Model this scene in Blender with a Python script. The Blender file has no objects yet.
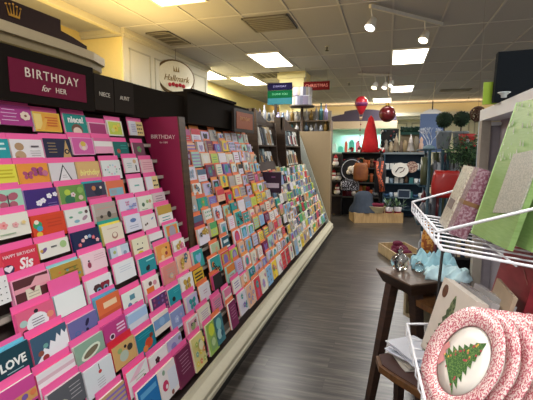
import bpy, math, random, re
from mathutils import Vector, Matrix, Euler
random.seed(7)
PI = math.pi
sc = bpy.context.scene
COL = sc.collection

# ------------------------------------------------------------------ camera
H = 1.6
F = 400.0
pitch = math.atan(50 / F)
yaw = math.atan((388 - 266.5) * math.cos(pitch) / F)
FW = Vector((-math.sin(yaw) * math.cos(pitch), math.cos(yaw) * math.cos(pitch), -math.sin(pitch)))
RT = Vector((math.cos(yaw), math.sin(yaw), 0))
UP = RT.cross(FW)
cd = bpy.data.cameras.new('camera')
cam = bpy.data.objects.new('camera', cd); COL.objects.link(cam)
cd.sensor_fit = 'HORIZONTAL'; cd.sensor_width = 36; cd.lens = 36 * F / 533
cd.clip_start = 0.05; cd.clip_end = 100
cam.matrix_world = Matrix(((RT.x, UP.x, -FW.x, 0), (RT.y, UP.y, -FW.y, 0), (RT.z, UP.z, -FW.z, H), (0, 0, 0, 1)))
sc.camera = cam
O = Vector((0, 0, H))
def ray(x, y): return FW * F + RT * (x - 266.5) - UP * (y - 200)
def atD(x, y, d): return O + ray(x, y) * (d / F)
def atX(x, y, X): r = ray(x, y); return O + r * (X / r.x)
def atY(x, y, Y): r = ray(x, y); return O + r * (Y / r.y)
def atZ(x, y, Z): r = ray(x, y); return O + r * ((Z - H) / r.z)
def toPx(p):
    v = p - O; c = v.dot(FW)
    if c <= 0.05: return (-999, -999)
    return (266.5 + F * v.dot(RT) / c, 200 - F * v.dot(UP) / c)

# ------------------------------------------------------------------ world, light, exposure
CEIL = 3.28
w = bpy.data.worlds.new('world'); sc.world = w; w.use_nodes = True
w.node_tree.nodes['Background'].inputs[0].default_value = (1.0, 0.985, 0.965, 1)
w.node_tree.nodes['Background'].inputs[1].default_value = 0.75
sc.view_settings.view_transform = 'Standard'
sc.view_settings.look = 'None'
sc.view_settings.gamma = 1
sc.view_settings.exposure = 0.42
sc.view_settings.use_curve_mapping = False
def area(name, loc, sx, sy, power, color, rot=(0, 0, 0)):
    l = bpy.data.lights.new(name, 'AREA'); l.shape = 'RECTANGLE'; l.size = sx; l.size_y = sy
    l.energy = power; l.color = color
    o = bpy.data.objects.new(name, l); COL.objects.link(o); o.location = loc; o.rotation_euler = rot
    return o
COOL = (1.0, 0.985, 0.965); WARM = (1.0, 0.66, 0.30)
LIGHTS = [(0.305, 7.9), (0.305, 11.9), (-0.25, 14.4), (-2.15, 7.45), (-3.95, 8.4), (-3.3, 9.5), (-2.3, 3.75)]
BEHIND = [(0.6, 0.2), (0.6, -3.2), (-2.1, -0.4), (2.8, 2.0), (2.8, 6.0), (0.305, 4.0 - 8.5), (3.0, 10.0)]
for i, (x, y) in enumerate(LIGHTS + BEHIND):
    area('ceiling_lamp', (x, y, CEIL - 0.05), 0.56, 1.16, 46, COOL)
area('cove_lamp', (-3.0, 3.6, 2.3), 0.15, 2.6, 50, (1.0, 0.66, 0.2), (PI, math.radians(25), 0))
area('cove_lamp', (0.5, 15.2, 2.98), 9.0, 0.12, 38, WARM, (PI, 0, 0))
area('canopy_lamp', (-0.55, 12.9, 2.1), 1.7, 0.2, 14, (0.75, 1.0, 0.95))

# ------------------------------------------------------------------ materials
def lin(c):
    return tuple((v / 12.92 if v <= 0.04045 else ((v + 0.055) / 1.055) ** 2.4) for v in c)
def hexc(h):
    return lin(tuple(int(h[i:i + 2], 16) / 255 for i in (0, 2, 4)))
MC = {}
def M(h, rough=0.6, metal=0.0, emit=0.0, noise=0.06, scale=30, trans=0.0, coat=0.0, ior=1.45, spec=0.5):
    key = (h, rough, metal, emit, noise, scale, trans, coat, spec)
    if key in MC: return MC[key]
    m = bpy.data.materials.new('mat_' + h); m.use_nodes = True
    nt = m.node_tree; b = nt.nodes['Principled BSDF']
    c = hexc(h)
    b.inputs['Base Color'].default_value = (*c, 1)
    b.inputs['Roughness'].default_value = rough
    b.inputs['Metallic'].default_value = metal
    b.inputs['IOR'].default_value = ior
    b.inputs['Specular IOR Level'].default_value = spec
    if trans: b.inputs['Transmission Weight'].default_value = trans
    if coat: b.inputs['Coat Weight'].default_value = coat
    if emit:
        b.inputs['Emission Color'].default_value = (*c, 1); b.inputs['Emission Strength'].default_value = emit
    elif noise and not trans:
        n = nt.nodes.new('ShaderNodeTexNoise'); n.inputs['Scale'].default_value = scale; n.inputs['Detail'].default_value = 3
        tc = nt.nodes.new('ShaderNodeTexCoord'); nt.links.new(tc.outputs['Object'], n.inputs['Vector'])
        mr = nt.nodes.new('ShaderNodeMapRange'); mr.inputs['To Min'].default_value = 1 - noise * 2; mr.inputs['To Max'].default_value = 1 + noise * 2
        nt.links.new(n.outputs['Fac'], mr.inputs['Value'])
        mx = nt.nodes.new('ShaderNodeVectorMath'); mx.operation = 'SCALE'; mx.inputs[0].default_value = c
        nt.links.new(mr.outputs[0], mx.inputs['Scale']); nt.links.new(mx.outputs[0], b.inputs['Base Color'])
    MC[key] = m
    return m
def speckle(h1, h2, scale=200, thr=0.5, rough=0.5, stretch=(1, 1, 1), soft=0.03, h3=None, coat=0):
    key = ('sp', h1, h2, scale, thr, rough, stretch, soft, coat)
    if key in MC: return MC[key]
    m = bpy.data.materials.new('mat_speckle'); m.use_nodes = True; nt = m.node_tree; b = nt.nodes['Principled BSDF']
    tc = nt.nodes.new('ShaderNodeTexCoord'); mp = nt.nodes.new('ShaderNodeMapping'); mp.inputs['Scale'].default_value = stretch
    n = nt.nodes.new('ShaderNodeTexNoise'); n.inputs['Scale'].default_value = scale; n.inputs['Detail'].default_value = 4
    nt.links.new(tc.outputs['Object'], mp.inputs[0]); nt.links.new(mp.outputs[0], n.inputs['Vector'])
    cr = nt.nodes.new('ShaderNodeValToRGB'); e = cr.color_ramp.elements
    e[0].position = thr - soft; e[0].color = (*hexc(h1), 1); e[1].position = thr + soft; e[1].color = (*hexc(h2), 1)
    nt.links.new(n.outputs['Fac'], cr.inputs[0]); nt.links.new(cr.outputs[0], b.inputs['Base Color'])
    b.inputs['Roughness'].default_value = rough
    if coat: b.inputs['Coat Weight'].default_value = coat
    MC[key] = m
    return m
def wood(h1, h2, rough=0.45, scale=6, stretch=(1, 1, 12)):
    return speckle(h1, h2, scale, 0.5, rough, stretch, 0.2)
def floor_mat():
    m = bpy.data.materials.new('mat_floor'); m.use_nodes = True; nt = m.node_tree; b = nt.nodes['Principled BSDF']
    L = nt.links.new
    tc = nt.nodes.new('ShaderNodeTexCoord')
    mp = nt.nodes.new('ShaderNodeMapping')
    mp.inputs['Location'].default_value = (0.37, 0.05, 0)
    L(tc.outputs['Object'], mp.inputs[0])
    br = nt.nodes.new('ShaderNodeTexBrick'); br.offset = 0.37; br.inputs['Scale'].default_value = 1
    br.inputs['Brick Width'].default_value = 1.22; br.inputs['Row Height'].default_value = 0.15; br.inputs['Mortar Size'].default_value = 0.0018
    br.inputs['Color1'].default_value = (0.0, 0.0, 0.0, 1); br.inputs['Color2'].default_value = (1, 1, 1, 1); br.inputs['Mortar'].default_value = (0.35, 0.35, 0.35, 1)
    L(mp.outputs[0], br.inputs['Vector'])
    ad = nt.nodes.new('ShaderNodeVectorMath'); ad.operation = 'ADD'
    L(br.outputs['Color'], ad.inputs[1]); L(mp.outputs[0], ad.inputs[0])
    st = nt.nodes.new('ShaderNodeMapping'); st.inputs['Scale'].default_value = (1.1, 14, 1)
    L(ad.outputs[0], st.inputs[0])
    n = nt.nodes.new('ShaderNodeTexNoise'); n.inputs['Scale'].default_value = 2.2; n.inputs['Detail'].default_value = 8; n.inputs['Roughness'].default_value = 0.62
    L(st.outputs[0], n.inputs['Vector'])
    cr = nt.nodes.new('ShaderNodeValToRGB'); e = cr.color_ramp.elements
    e[0].position = 0.34; e[0].color = (*hexc('231f1c'), 1); e[1].position = 0.68; e[1].color = (*hexc('686158'), 1)
    k = cr.color_ramp.elements.new(0.5); k.color = (*hexc('433d38'), 1)
    L(n.outputs['Fac'], cr.inputs[0])
    mx = nt.nodes.new('ShaderNodeMix'); mx.data_type = 'RGBA'; mx.blend_type = 'MULTIPLY'; mx.inputs['Factor'].default_value = 1
    mr = nt.nodes.new('ShaderNodeMapRange'); mr.inputs['To Min'].default_value = 0.78; mr.inputs['To Max'].default_value = 1.1
    L(br.outputs['Color'], mr.inputs[0]); L(cr.outputs[0], mx.inputs['A']); L(mr.outputs[0], mx.inputs['B'])
    mm = nt.nodes.new('ShaderNodeMix'); mm.data_type = 'RGBA'; mm.inputs['B'].default_value = (*hexc('2c2824'), 1)
    L(br.outputs['Fac'], mm.inputs['Factor']); L(mx.outputs['Result'], mm.inputs['A'])
    L(mm.outputs['Result'], b.inputs['Base Color']); b.inputs['Roughness'].default_value = 0.33
    bp = nt.nodes.new('ShaderNodeBump'); bp.inputs['Strength'].default_value = 0.08; L(n.outputs['Fac'], bp.inputs['Height']); L(bp.outputs[0], b.inputs['Normal'])
    return m

# ------------------------------------------------------------------ mesh builder
class MB:
    def __init__(s): s.v = []; s.f = []; s.m = []; s.sm = []; s.mats = []
    def mi(s, m):
        if m not in s.mats: s.mats.append(m)
        return s.mats.index(m)
    def add(s, vs, fs, m, smooth=False):
        o = len(s.v); s.v += [tuple(v) for v in vs]; k = s.mi(m)
        for f in fs: s.f.append([i + o for i in f]); s.m.append(k); s.sm.append(smooth)
        return s
    def box(s, a, b, m, T=None):
        x0, y0, z0 = a; x1, y1, z1 = b
        vs = [Vector(p) for p in ((x0, y0, z0), (x1, y0, z0), (x1, y1, z0), (x0, y1, z0), (x0, y0, z1), (x1, y0, z1), (x1, y1, z1), (x0, y1, z1))]
        if T: vs = [T @ v for v in vs]
        return s.add(vs, [(0, 3, 2, 1), (4, 5, 6, 7), (0, 1, 5, 4), (1, 2, 6, 5), (2, 3, 7, 6), (3, 0, 4, 7)], m)
    def hexa(s, vs, m):
        return s.add(vs, [(0, 3, 2, 1), (4, 5, 6, 7), (0, 1, 5, 4), (1, 2, 6, 5), (2, 3, 7, 6), (3, 0, 4, 7)], m)
    def prism(s, pts, d, m, side=None):
        n = len(pts); d = Vector(d)
        a = [Vector(p) for p in pts]; b = [p + d for p in a]
        s.add(a, [tuple(reversed(range(n)))], m); s.add(b, [tuple(range(n))], m)
        return s.add(a + b, [(i, (i + 1) % n, n + (i + 1) % n, n + i) for i in range(n)], side or m)
    def tube(s, pts, r, m, n=6, closed=False, caps=True):
        pts = [Vector(p) for p in pts]; N = len(pts); vs = []
        rs = r if isinstance(r, (list, tuple)) else [r] * N
        prev = None
        for i, p in enumerate(pts):
            t = (pts[(i + 1) % N] - pts[i - 1]) if closed else (pts[min(i + 1, N - 1)] - pts[max(i - 1, 0)])
            t.normalize()
            if prev is None:
                a = Vector((0, 0, 1)) if abs(t.z) < 0.9 else Vector((1, 0, 0))
                u = t.cross(a).normalized()
            else:
                u = (prev - t * prev.dot(t))
                u = u.normalized() if u.length > 1e-6 else t.orthogonal().normalized()
            prev = u; v = t.cross(u)
            for k in range(n):
                an = 2 * PI * k / n; vs.append(p + (u * math.cos(an) + v * math.sin(an)) * rs[i])
        fs = []
        for i in range(N if closed else N - 1):
            j = (i + 1) % N
            for k in range(n): fs.append((i * n + k, i * n + (k + 1) % n, j * n + (k + 1) % n, j * n + k))
        if not closed and caps: fs += [tuple(reversed(range(n))), tuple(range((N - 1) * n, N * n))]
        return s.add(vs, fs, m, True)
    def lathe(s, prof, m, n=16, T=None, jit=0, caps=True):
        vs = []; N = len(prof)
        for r, z in prof:
            for k in range(n):
                a = 2 * PI * k / n; rr = r * (1 + random.uniform(-jit, jit)); vs.append(Vector((rr * math.cos(a), rr * math.sin(a), z)))
        if T: vs = [T @ v for v in vs]
        fs = [(i * n + k, i * n + (k + 1) % n, (i + 1) * n + (k + 1) % n, (i + 1) * n + k) for i in range(N - 1) for k in range(n)]
        if caps and prof[0][0] > 1e-5: fs.append(tuple(reversed(range(n))))
        if caps and prof[-1][0] > 1e-5: fs.append(tuple(range((N - 1) * n, N * n)))
        return s.add(vs, fs, m, True)
    def ball(s, c, r, m, n=12, rings=8, sz=1.0, jit=0):
        c = Vector(c)
        prof = [(max(1e-6, r * math.sin(PI * i / rings)), -r * sz * math.cos(PI * i / rings)) for i in range(rings + 1)]
        return s.lathe(prof, m, n, Matrix.Translation(c), jit)
    def build(s, name, parent=None, origin=None):
        me = bpy.data.meshes.new(name)
        o = Vector(origin) if origin is not None else Vector((0, 0, 0))
        me.from_pydata([tuple(Vector(v) - o) for v in s.v], [], s.f)
        for m in s.mats: me.materials.append(m)
        me.polygons.foreach_set('material_index', s.m); me.polygons.foreach_set('use_smooth', s.sm)
        me.update()
        ob = bpy.data.objects.new(name, me); COL.objects.link(ob); ob.location = o
        if parent is not None: ob.parent = parent
        return ob
def tag(o, label=None, cat=None, group=None, kind=None):
    if label: o['label'] = label
    if cat: o['category'] = cat
    if group: o['group'] = group
    if kind: o['kind'] = kind
    return o
def empty(name, loc, label, cat, group=None, rz=0):
    o = bpy.data.objects.new(name, None); COL.objects.link(o); o.location = loc; o.rotation_euler = (0, 0, rz); o.empty_display_size = 0.05
    return tag(o, label, cat, group)
def rel(child, root):
    """child mesh was built in world coordinates: parent it to root without moving it"""
    child.parent = root
    child.matrix_parent_inverse = Matrix.LocRotScale(root.location, root.rotation_euler, root.scale).inverted()
    return child
def struct(mb, name): return tag(mb.build(name), kind='structure')
def text(s, size, m, parent, T, name='lettering', extr=0.0012, align='CENTER', shear=0.0, space=1.0, bold=0.0):
    cu = bpy.data.curves.new('t', 'FONT'); cu.body = s; cu.size = size; cu.extrude = extr; cu.align_x = align; cu.align_y = 'CENTER'
    cu.shear = shear; cu.space_character = space; cu.offset = bold; cu.resolution_u = 3
    ob = bpy.data.objects.new('t', cu); COL.objects.link(ob)
    dg = bpy.context.evaluated_depsgraph_get()
    me = bpy.data.meshes.new_from_object(ob.evaluated_get(dg))
    bpy.data.objects.remove(ob)
    me.materials.clear(); me.materials.append(m)
    o = bpy.data.objects.new(name, me); COL.objects.link(o)
    o.matrix_world = T
    if parent is not None:
        o.parent = parent
        o.matrix_parent_inverse = Matrix.LocRotScale(parent.location, parent.rotation_euler, parent.scale).inverted()
        o.matrix_basis = T
    return o
def frameT(origin, right, up):
    r = Vector(right).normalized(); u = Vector(up).normalized(); n = r.cross(u)
    o = Vector(origin)
    return Matrix(((r.x, u.x, n.x, o.x), (r.y, u.y, n.y, o.y), (r.z, u.z, n.z, o.z), (0, 0, 0, 1)))
def quadT(tl, tr, bl): return frameT(tl, tr - tl, tl - bl)

# ------------------------------------------------------------------ the room
struct(MB().box((-6, -4, -0.1), (8, 16.6, 0), floor_mat()), 'floor')
struct(MB().box((-6, -4, CEIL), (8, 16.6, CEIL + 0.1), M('a8a8ad', 0.9, noise=0.03, scale=60)), 'ceiling')
g = MB(); gm = M('bab9ba', 0.7, noise=0)
x = -6.1
while x < 8: g.box((x - 0.012, -4, CEIL - 0.008), (x + 0.012, 16.2, CEIL), gm); x += 0.61
y = -3.6
while y < 16: g.box((-6, y - 0.012, CEIL - 0.0085), (8, y + 0.012, CEIL - 0.0005), gm); y += 1.22
struct(g, 'trim_1')
WALL_COVELIT = M('f0dc94', 0.8, noise=0.02); CREAM = M('d8d2bc', 0.7, noise=0.03)  # yellow wall tone carries the warm cove light in its colour
struct(MB().box((-6, 16.0, 0), (8, 16.2, CEIL), M('e4dcbc', 0.8, noise=0.03)), 'wall_back')
struct(MB().box((-4.5, -4, 0), (-4.3, 16.0, CEIL), WALL_COVELIT), 'wall_left')
struct(MB().box((6.0, 1.5, 0), (6.2, 16.0, CEIL), CREAM), 'wall_right')
c = MB(); c.box((-4.3, 15.1, 2.78), (6, 15.35, 2.9), CREAM); c.box((-4.3, 15.35, 2.7), (6, 16.0, 2.86), CREAM)
struct(c, 'trim_2')
c = MB()
for i in range(9):
    xx = -3.4 + i * 1.05
    for a, b in (((xx, 15.96, 1.5), (xx + 0.04, 16, 2.6)), ((xx + 0.86, 15.96, 1.5), (xx + 0.9, 16, 2.6)), ((xx, 15.96, 2.56), (xx + 0.9, 16, 2.6)), ((xx, 15.96, 1.5), (xx + 0.9, 16, 1.54))):
        c.box(a, b, M('b8b094', 0.7))
struct(c, 'trim_3')
# panelled soffit block behind the card rack
sof = MB(); SC = M('d3cdb6', 0.7, noise=0.02); SD = M('b5af98', 0.7)
sof.box((-4.3, 5.0, 2.0), (-3.6, 7.75, CEIL - 0.001), SC)
sof.box((-4.3, 4.96, CEIL - 0.06), (-3.55, 7.8, CEIL - 0.001), SC); sof.box((-4.3, 4.98, CEIL - 0.1), (-3.575, 7.77, CEIL - 0.05), SC)
for k in range(4):
    y0 = 5.12 + k * 0.66
    for a, b in (((y0, 2.1), (y0 + 0.02, 3.05)), ((y0 + 0.52, 2.1), (y0 + 0.54, 3.05)), ((y0, 3.03), (y0 + 0.54, 3.05)), ((y0, 2.1), (y0 + 0.54, 2.12))):
        sof.box((-3.6, a[0], a[1]), (-3.588, b[0], b[1]), SD)
struct(sof, 'trim_4')
struct(MB().box((-3.68, -1, 3.2), (-3.6, 4.955, CEIL - 0.001), SC).box((-4.3, 4.975, 2.0), (-3.62, 4.999, CEIL - .11), WALL_COVELIT), 'trim_5')  # yellow sheet on the soffit side stands in for cove light falling there

# ------------------------------------------------------------------ yellow column
cp = atY(294, 90, 8.95)
col = MB(); CY = M('e3d79c', 0.7, noise=0.02)
col.box((cp.x - 0.27, 8.7, 0), (cp.x + 0.27, 9.24, CEIL - 0.001), CY); col.box((cp.x - 0.31, 8.66, CEIL - 0.14), (cp.x + 0.31, 9.28, CEIL - 0.001), CY)
tag(col.build('square_column', origin=(cp.x, 8.95, 0)), 'square pale yellow column rising to the ceiling behind the hanging signs', 'column', kind='structure')

# ------------------------------------------------------------------ ceiling fittings
FR = M('d8d4c8', 0.5); EM = M('fff8ea', 0.5, emit=5.0)
LL = ['flush ceiling light panel nearest above the aisle, right of the track light', 'square ceiling light panel farther along the aisle over the red balloon end',
      'farthest ceiling light panel over the back of the shop', 'ceiling light panel straight above the brown book towers, left of the aisle',
      'ceiling light panel just right of the cream panelled soffit', 'second distant ceiling light panel between the soffit and the hanging signs', 'ceiling light panel cut off by the top edge above the birthday card rack']
for i, (x, y) in enumerate(LIGHTS):
    t = empty('ceiling_light', (x, y, CEIL - 0.012), LL[i], 'ceiling light', 'fluorescent ceiling panels')
    f = MB()
    for a, b in (((-0.305, -0.61), (-0.28, 0.61)), ((0.28, -0.61), (0.305, 0.61)), ((-0.28, -0.61), (0.28, -0.585)), ((-0.28, 0.585), (0.28, 0.61))): f.box((a[0], a[1], -0.012), (b[0], b[1], 0.012), FR)
    f.build('frame', t); MB().box((-0.28, -0.585, -0.004), (0.28, 0.585, 0.01), EM).build('diffuser', t)
def vent(loc, sx, sy, label, slats=8, dark='6b675f', along=0):
    t = empty('ceiling_vent', loc, label, 'ceiling vent', 'ceiling air vents')
    MB().box((-sx / 2, -sy / 2, -0.004), (sx / 2, sy / 2, 0.008), M(dark, 0.7)).build('backing', t)
    f = MB(); fm = M('827e76', 0.5)
    for a, b in (((-sx / 2, -sy / 2), (sx / 2, -sy / 2 + 0.025)), ((-sx / 2, sy / 2 - 0.025), (sx / 2, sy / 2)), ((-sx / 2, -sy / 2), (-sx / 2 + 0.025, sy / 2)), ((sx / 2 - 0.025, -sy / 2), (sx / 2, sy / 2))): f.box((a[0], a[1], -0.012), (b[0], b[1], 0), fm)
    f.build('frame', t)
    s = MB()
    for k in range(slats):
        if along: xx = -sx / 2 + (k + 0.5) * sx / slats; s.box((xx - 0.008, -sy / 2, -0.012), (xx + 0.008, sy / 2, -0.004), fm)
        else: yy = -sy / 2 + (k + 0.5) * sy / slats; s.box((-sx / 2, yy - 0.008, -0.012), (sx / 2, yy + 0.008, -0.004), fm)
    s.build('slat', t)
vent((-1.56, 5.35, CEIL - 0.013), 0.6, 0.6, 'square grey air vent in the ceiling nearest the camera')
vent((-2.62, 8.9, CEIL - 0.013), 0.6, 0.6, 'slatted air vent in the ceiling beyond the light over the book towers', 5, '4a463f', 1)
vent((-3.22, 5.6, CEIL - 0.013), 0.36, 0.7, 'slatted air vent in the ceiling beside the cream panelled soffit', 4, '4a463f')
vent((1.75, 12.6, CEIL - 0.013), 0.8, 0.4, 'far air vent in the ceiling above the topiary balls')
for px, py, lab in ((327, 46, 'small sprinkler head hanging from the ceiling right of the square vent'), (349, 82, 'small sprinkler head far down the ceiling near the red sign'), (469, 96, 'small sprinkler head in the ceiling near the lime panel')):
    p = atZ(px, py, CEIL)
    s = MB().lathe([(0.035, -0.012), (0.035, -0.002)], FR, 12, Matrix.Translation(p)).lathe([(0.012, -0.07), (0.012, -0.01)], M('55524c', 0.4, 0.7), 8, Matrix.Translation(p)).lathe([(0.03, -0.08), (0.03, -0.07)], M('55524c', 0.4, 0.7), 10, Matrix.Translation(p))
    tag(s.build('sprinkler_head', origin=p), lab, 'sprinkler')

def track(p0, p1, heads, labels, power):
    a = atZ(*p0, CEIL - 0.04); b = atZ(*p1, CEIL - 0.04)
    t = empty('track_light', a, labels, 'track light')
    d = (b - a).normalized(); n = Vector((-d.y, d.x, 0)) * 0.018
    wm = M('c9c6be', 0.4)
    o = MB().hexa([a - n - Vector((0, 0, 0.02)), b - n - Vector((0, 0, 0.02)), b + n - Vector((0, 0, 0.02)), a + n - Vector((0, 0, 0.02)), a - n + Vector((0, 0, 0.02)), b - n + Vector((0, 0, 0.02)), b + n + Vector((0, 0, 0.02)), a + n + Vector((0, 0, 0.02))], wm).build('track_rail'); rel(o, t)
    for (fr, hx, hy, col) in heads:
        top = a.lerp(b, fr); dist = (top - O).dot(FW)
        hp = atD(hx, hy, dist); hp.x = top.x; hp.y = top.y
        ax = Vector((-0.3, -0.42, -0.85)).normalized()
        T = frameT(hp, ax.orthogonal(), ax.cross(ax.orthogonal()).normalized())
        m = MB().tube([top - Vector((0, 0, 0.02)), top - Vector((0, 0, 0.05)), hp - ax * 0.05], 0.009, wm)
        prof = [(0.03, -0.09), (0.04, -0.08), (0.055, 0.0), (0.066, 0.05), (0.06, 0.05), (0.055, 0.035)]
        m.lathe(prof, wm, 16, T if T.to_3x3() @ Vector((0, 0, 1)) @ ax > 0 else T @ Matrix.Rotation(PI, 4, 'X'))
        h = rel(m.build('lamp_head'), t)
        T2 = T if T.to_3x3() @ Vector((0, 0, 1)) @ ax > 0 else T @ Matrix.Rotation(PI, 4, 'X')
        bl = MB().lathe([(0.0001, 0.058), (0.03, 0.056), (0.056, 0.046)], M(col, 0.5, emit=7.0), 14, T2).build('bulb')
        bl.parent = h; bl.matrix_parent_inverse = h.matrix_basis.inverted() @ Matrix.Identity(4)
        sp = bpy.data.lights.new('track_spot', 'SPOT'); sp.energy = power; sp.spot_size = 1.2; sp.color = hexc(col); sp.shadow_soft_size = 0.04
        so = bpy.data.objects.new('track_spot', sp); COL.objects.link(so); so.location = hp + ax * 0.06; so.rotation_euler = ax.to_track_quat('-Z', 'Y').to_euler()
track((370, 6), (442, 24), [(0.02, 371, 24, 'f4f8ff'), (0.74, 427, 37, 'fff0d8')], 'white track light with two lit heads, near top of the aisle', 25)
track((358, 74), (392, 75), [(0.5, 373, 86, 'ffe2b0'), (0.8, 382, 86, 'a09a90'), (0.98, 391, 84, 'a09a90')], 'farther white track light with small spot heads above the hanging ornaments', 12)

# ------------------------------------------------------------------ the card rack
def slopeX(z): return -1.06 - 0.43 * (z - 0.2)
Y0, Y1 = -0.2, 7.75
rack = empty('card_rack', (-1.4, 4.0, 0), 'long sloping greeting card rack with cream lip running down the left of the aisle', 'card rack')
LIP = M('c4bea6', 0.5, noise=0.03); BR = wood('2a211a', '3a2e24', 0.4, 5, (1, 1, 8)); HD = M('1f1913', 0.8, spec=.12)
def part(mb, name, parent=rack): return rel(mb.build(name), parent)
pr = [(-0.985, 0.09), (-0.97, 0.095), (-0.97, 0.12), (-0.98, 0.128), (-0.975, 0.14), (-0.975, 0.165), (-0.985, 0.175), (-1.02, 0.2), (-1.035, 0.225), (-1.06, 0.215), (-1.1, 0.1)]
part(MB().prism([(a, Y0, b) for a, b in pr], (0, Y1 - Y0, 0), LIP), 'base_lip')
part(MB().box((-1.9, Y0, 0), (-1.0, Y1, 0.095), M('17140f', 0.6)), 'kick_plate')
bk = [(-1.1, 0.1), (-1.9, 0.1), (-1.9, 1.84), (-1.83, 1.84), (-1.83, 1.75), (-1.13, 0.12)]
part(MB().prism([(a, Y0, b) for a, b in bk], (0, Y1 - Y0, 0), M('4a3c38', 0.7)), 'sloped_back')  # dark brown holds the shadow of the gaps between cards
NR = 13
PITCH = 0.115
for r in range(NR):
    zc = 1.73 - PITCH * r; zb = zc - 0.105; xb = slopeX(zc) + 0.012
    ye_ = 5.0 if r < 4 else Y1
    part(MB().box((xb - 0.06, Y0, zb - 0.004), (xb + 0.012, ye_, zb), M('8d8478', 0.5)).box((xb + 0.009, Y0, zb), (xb + 0.012, ye_, zb + 0.02), M('b5aca0', 0.4)), 'card_ledge')
# header fascia
def yAt(x, y, X): return atX(x, y, X).y
part(MB().box((-1.9, Y0, 1.83), (-1.7, 3.16, 2.055), HD), 'header_fascia')
part(MB().box((-1.9, 3.16, 1.83), (-1.66, 4.75, 2.10), HD), 'header_fascia')
part(MB().box((-1.72, 3.2, 2.1), (-1.63, 4.25, 2.125), HD), 'header_cap')
part(MB().box((-1.9, Y0, 1.2), (-1.84, Y1, 1.84), BR), 'back_board')
# whitish end cap trim along the slope profile
ecp = [(-1.03, 0.13), (-1.6, 1.75), (-1.68, 1.95), (-1.75, 1.95), (-1.75, 1.75), (-1.1, 0.13)]
part(MB().prism([(a, Y1 - 0.03, b) for a, b in ecp], (0, 0.05, 0), M('b9bfb6', 0.4)), 'end_trim')
part(MB().box((-1.92, Y1 + 0.03, 0), (-1.06, Y1 + 0.1, 1.96), M('a08c6c', 0.6, noise=0.03)), 'end_panel')
# cornice above the header
cor = MB(); CC = M('c9b894', 0.6, noise=0.02)
ys = [-0.3, 1.5, 2.1, 2.4, 2.6, 2.72, 2.76]; xs = [-1.93, -1.93, -1.94, -1.97, -2.04, -2.2, -2.5]
pb = [(x, y, 2.215) for x, y in zip(xs, ys)] + [(-3.0, 2.76, 2.215), (-3.0, -0.3, 2.215)]
cor.prism(pb, (0, 0, 0.055), CC)
cor.prism([(a - 0.03 if i < 7 else a, b, 2.17) for i, (a, b, c_) in enumerate(pb)], (0, 0, 0.045), M('a3926f', 0.6))
tag(cor.build('cornice', origin=(-2.4, 2, 2.17)), 'curved cream cornice shelf above the birthday header', 'cornice')
# brown crown board
cb = empty('crown_board', (-2.12, 2.5, 2.27), 'dark brown board with a gold crown standing on the cream cornice', 'sign board')
XC = -2.12
def yc(x, y): return atX(x, y, XC).y
ya, yb = yc(61, 30), yc(91, 50)
zt = atX(61, 20, XC).z; zs = atX(62, 29, XC).z; ze = atX(91, 46, XC).z
BRN = M('332626', 0.6, noise=0.03, spec=.15)
part(MB().prism([(XC, -0.3, 2.27), (XC, ya, 2.27), (XC, ya, zt), (XC, -0.3, zt)], (-0.03, 0, 0), BRN), 'board_panel', cb)
part(MB().prism([(XC - 0.035, ya - 0.1, 2.27), (XC - 0.035, yb, 2.27), (XC - 0.035, yb, ze), (XC - 0.035, (ya + yb) / 2, (zs + ze) / 2 + 0.008), (XC - 0.035, ya - 0.1, zs + 0.02)], (-0.03, 0, 0), BRN), 'board_wing', cb)
# crown
GOLD = M('c8963c', 0.35, 0.6)
cT = frameT(atX(13.5, 11, XC + 0.004), (0, 1, 0), (0, 0, 1))
cr = MB()
W_ = (atX(22, 12, XC).y - atX(4, 10, XC).y) / 2 * .85; Hh = (atX(13, 4, XC).z - atX(13, 20, XC).z) / 2 * .85
def cpt(u, v): return cT @ Vector((u * W_, v * Hh, 0))
for i in range(5):
    u = -0.9 + i * 0.45; tipx = u * 1.05; tv = 0.55 + (0.3 if i == 2 else 0.12 * (1 if i % 2 else 0))
    cr.prism([cpt(u * 0.72 - 0.08, -0.62), cpt(u * 0.72 + 0.08, -0.62), cpt(tipx, tv)], (0.004, 0, 0), GOLD)
    cr.ball(cpt(tipx, tv + 0.14), 0.006, GOLD, 8, 6)
cr.prism([cpt(-0.7, -0.9), cpt(0.7, -0.9), cpt(0.76, -0.6), cpt(-0.76, -0.6)], (0.005, 0, 0), GOLD)
part(cr, 'crown_emblem', cb)

# birthday header sign
XS = -1.685
sg = empty('header_sign', (XS, 1.7, 1.83), 'dark header sign with burgundy panel reading BIRTHDAY for HER', 'sign')
y0 = 0.9; y1 = atX(91, 90, XS).y
part(MB().box((XS - 0.012, y0, 1.825), (XS + 0.02, y1, 2.075), M('1a1410', 0.7, spec=.12)), 'sign_frame', sg)
a = atX(7.4, 58, XS + 0.02); b = atX(85.5, 90, XS + 0.02)
part(MB().box((XS + 0.02, a.y, 1.868), (XS + 0.024, b.y, 2.02), M('701c38', 0.6, noise=0.03, spec=.12)), 'sign_face', sg)
LT = M('e8dccb', 0.5, noise=0)
ym = (a.y + b.y) / 2 + 0.01
text('BIRTHDAY', 0.063, LT, sg, frameT((XS + 0.026, ym, 1.965), (0, 1, 0), (0, 0, 1)), space=1.22)
text('for', 0.045, LT, sg, frameT((XS + 0.026, ym - 0.055, 1.905), (0, 1, 0), (0, 0, 1)), shear=0.4)
text('HER', 0.038, LT, sg, frameT((XS + 0.026, ym + 0.045, 1.905), (0, 1, 0), (0, 0, 1)), space=1.1)
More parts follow.
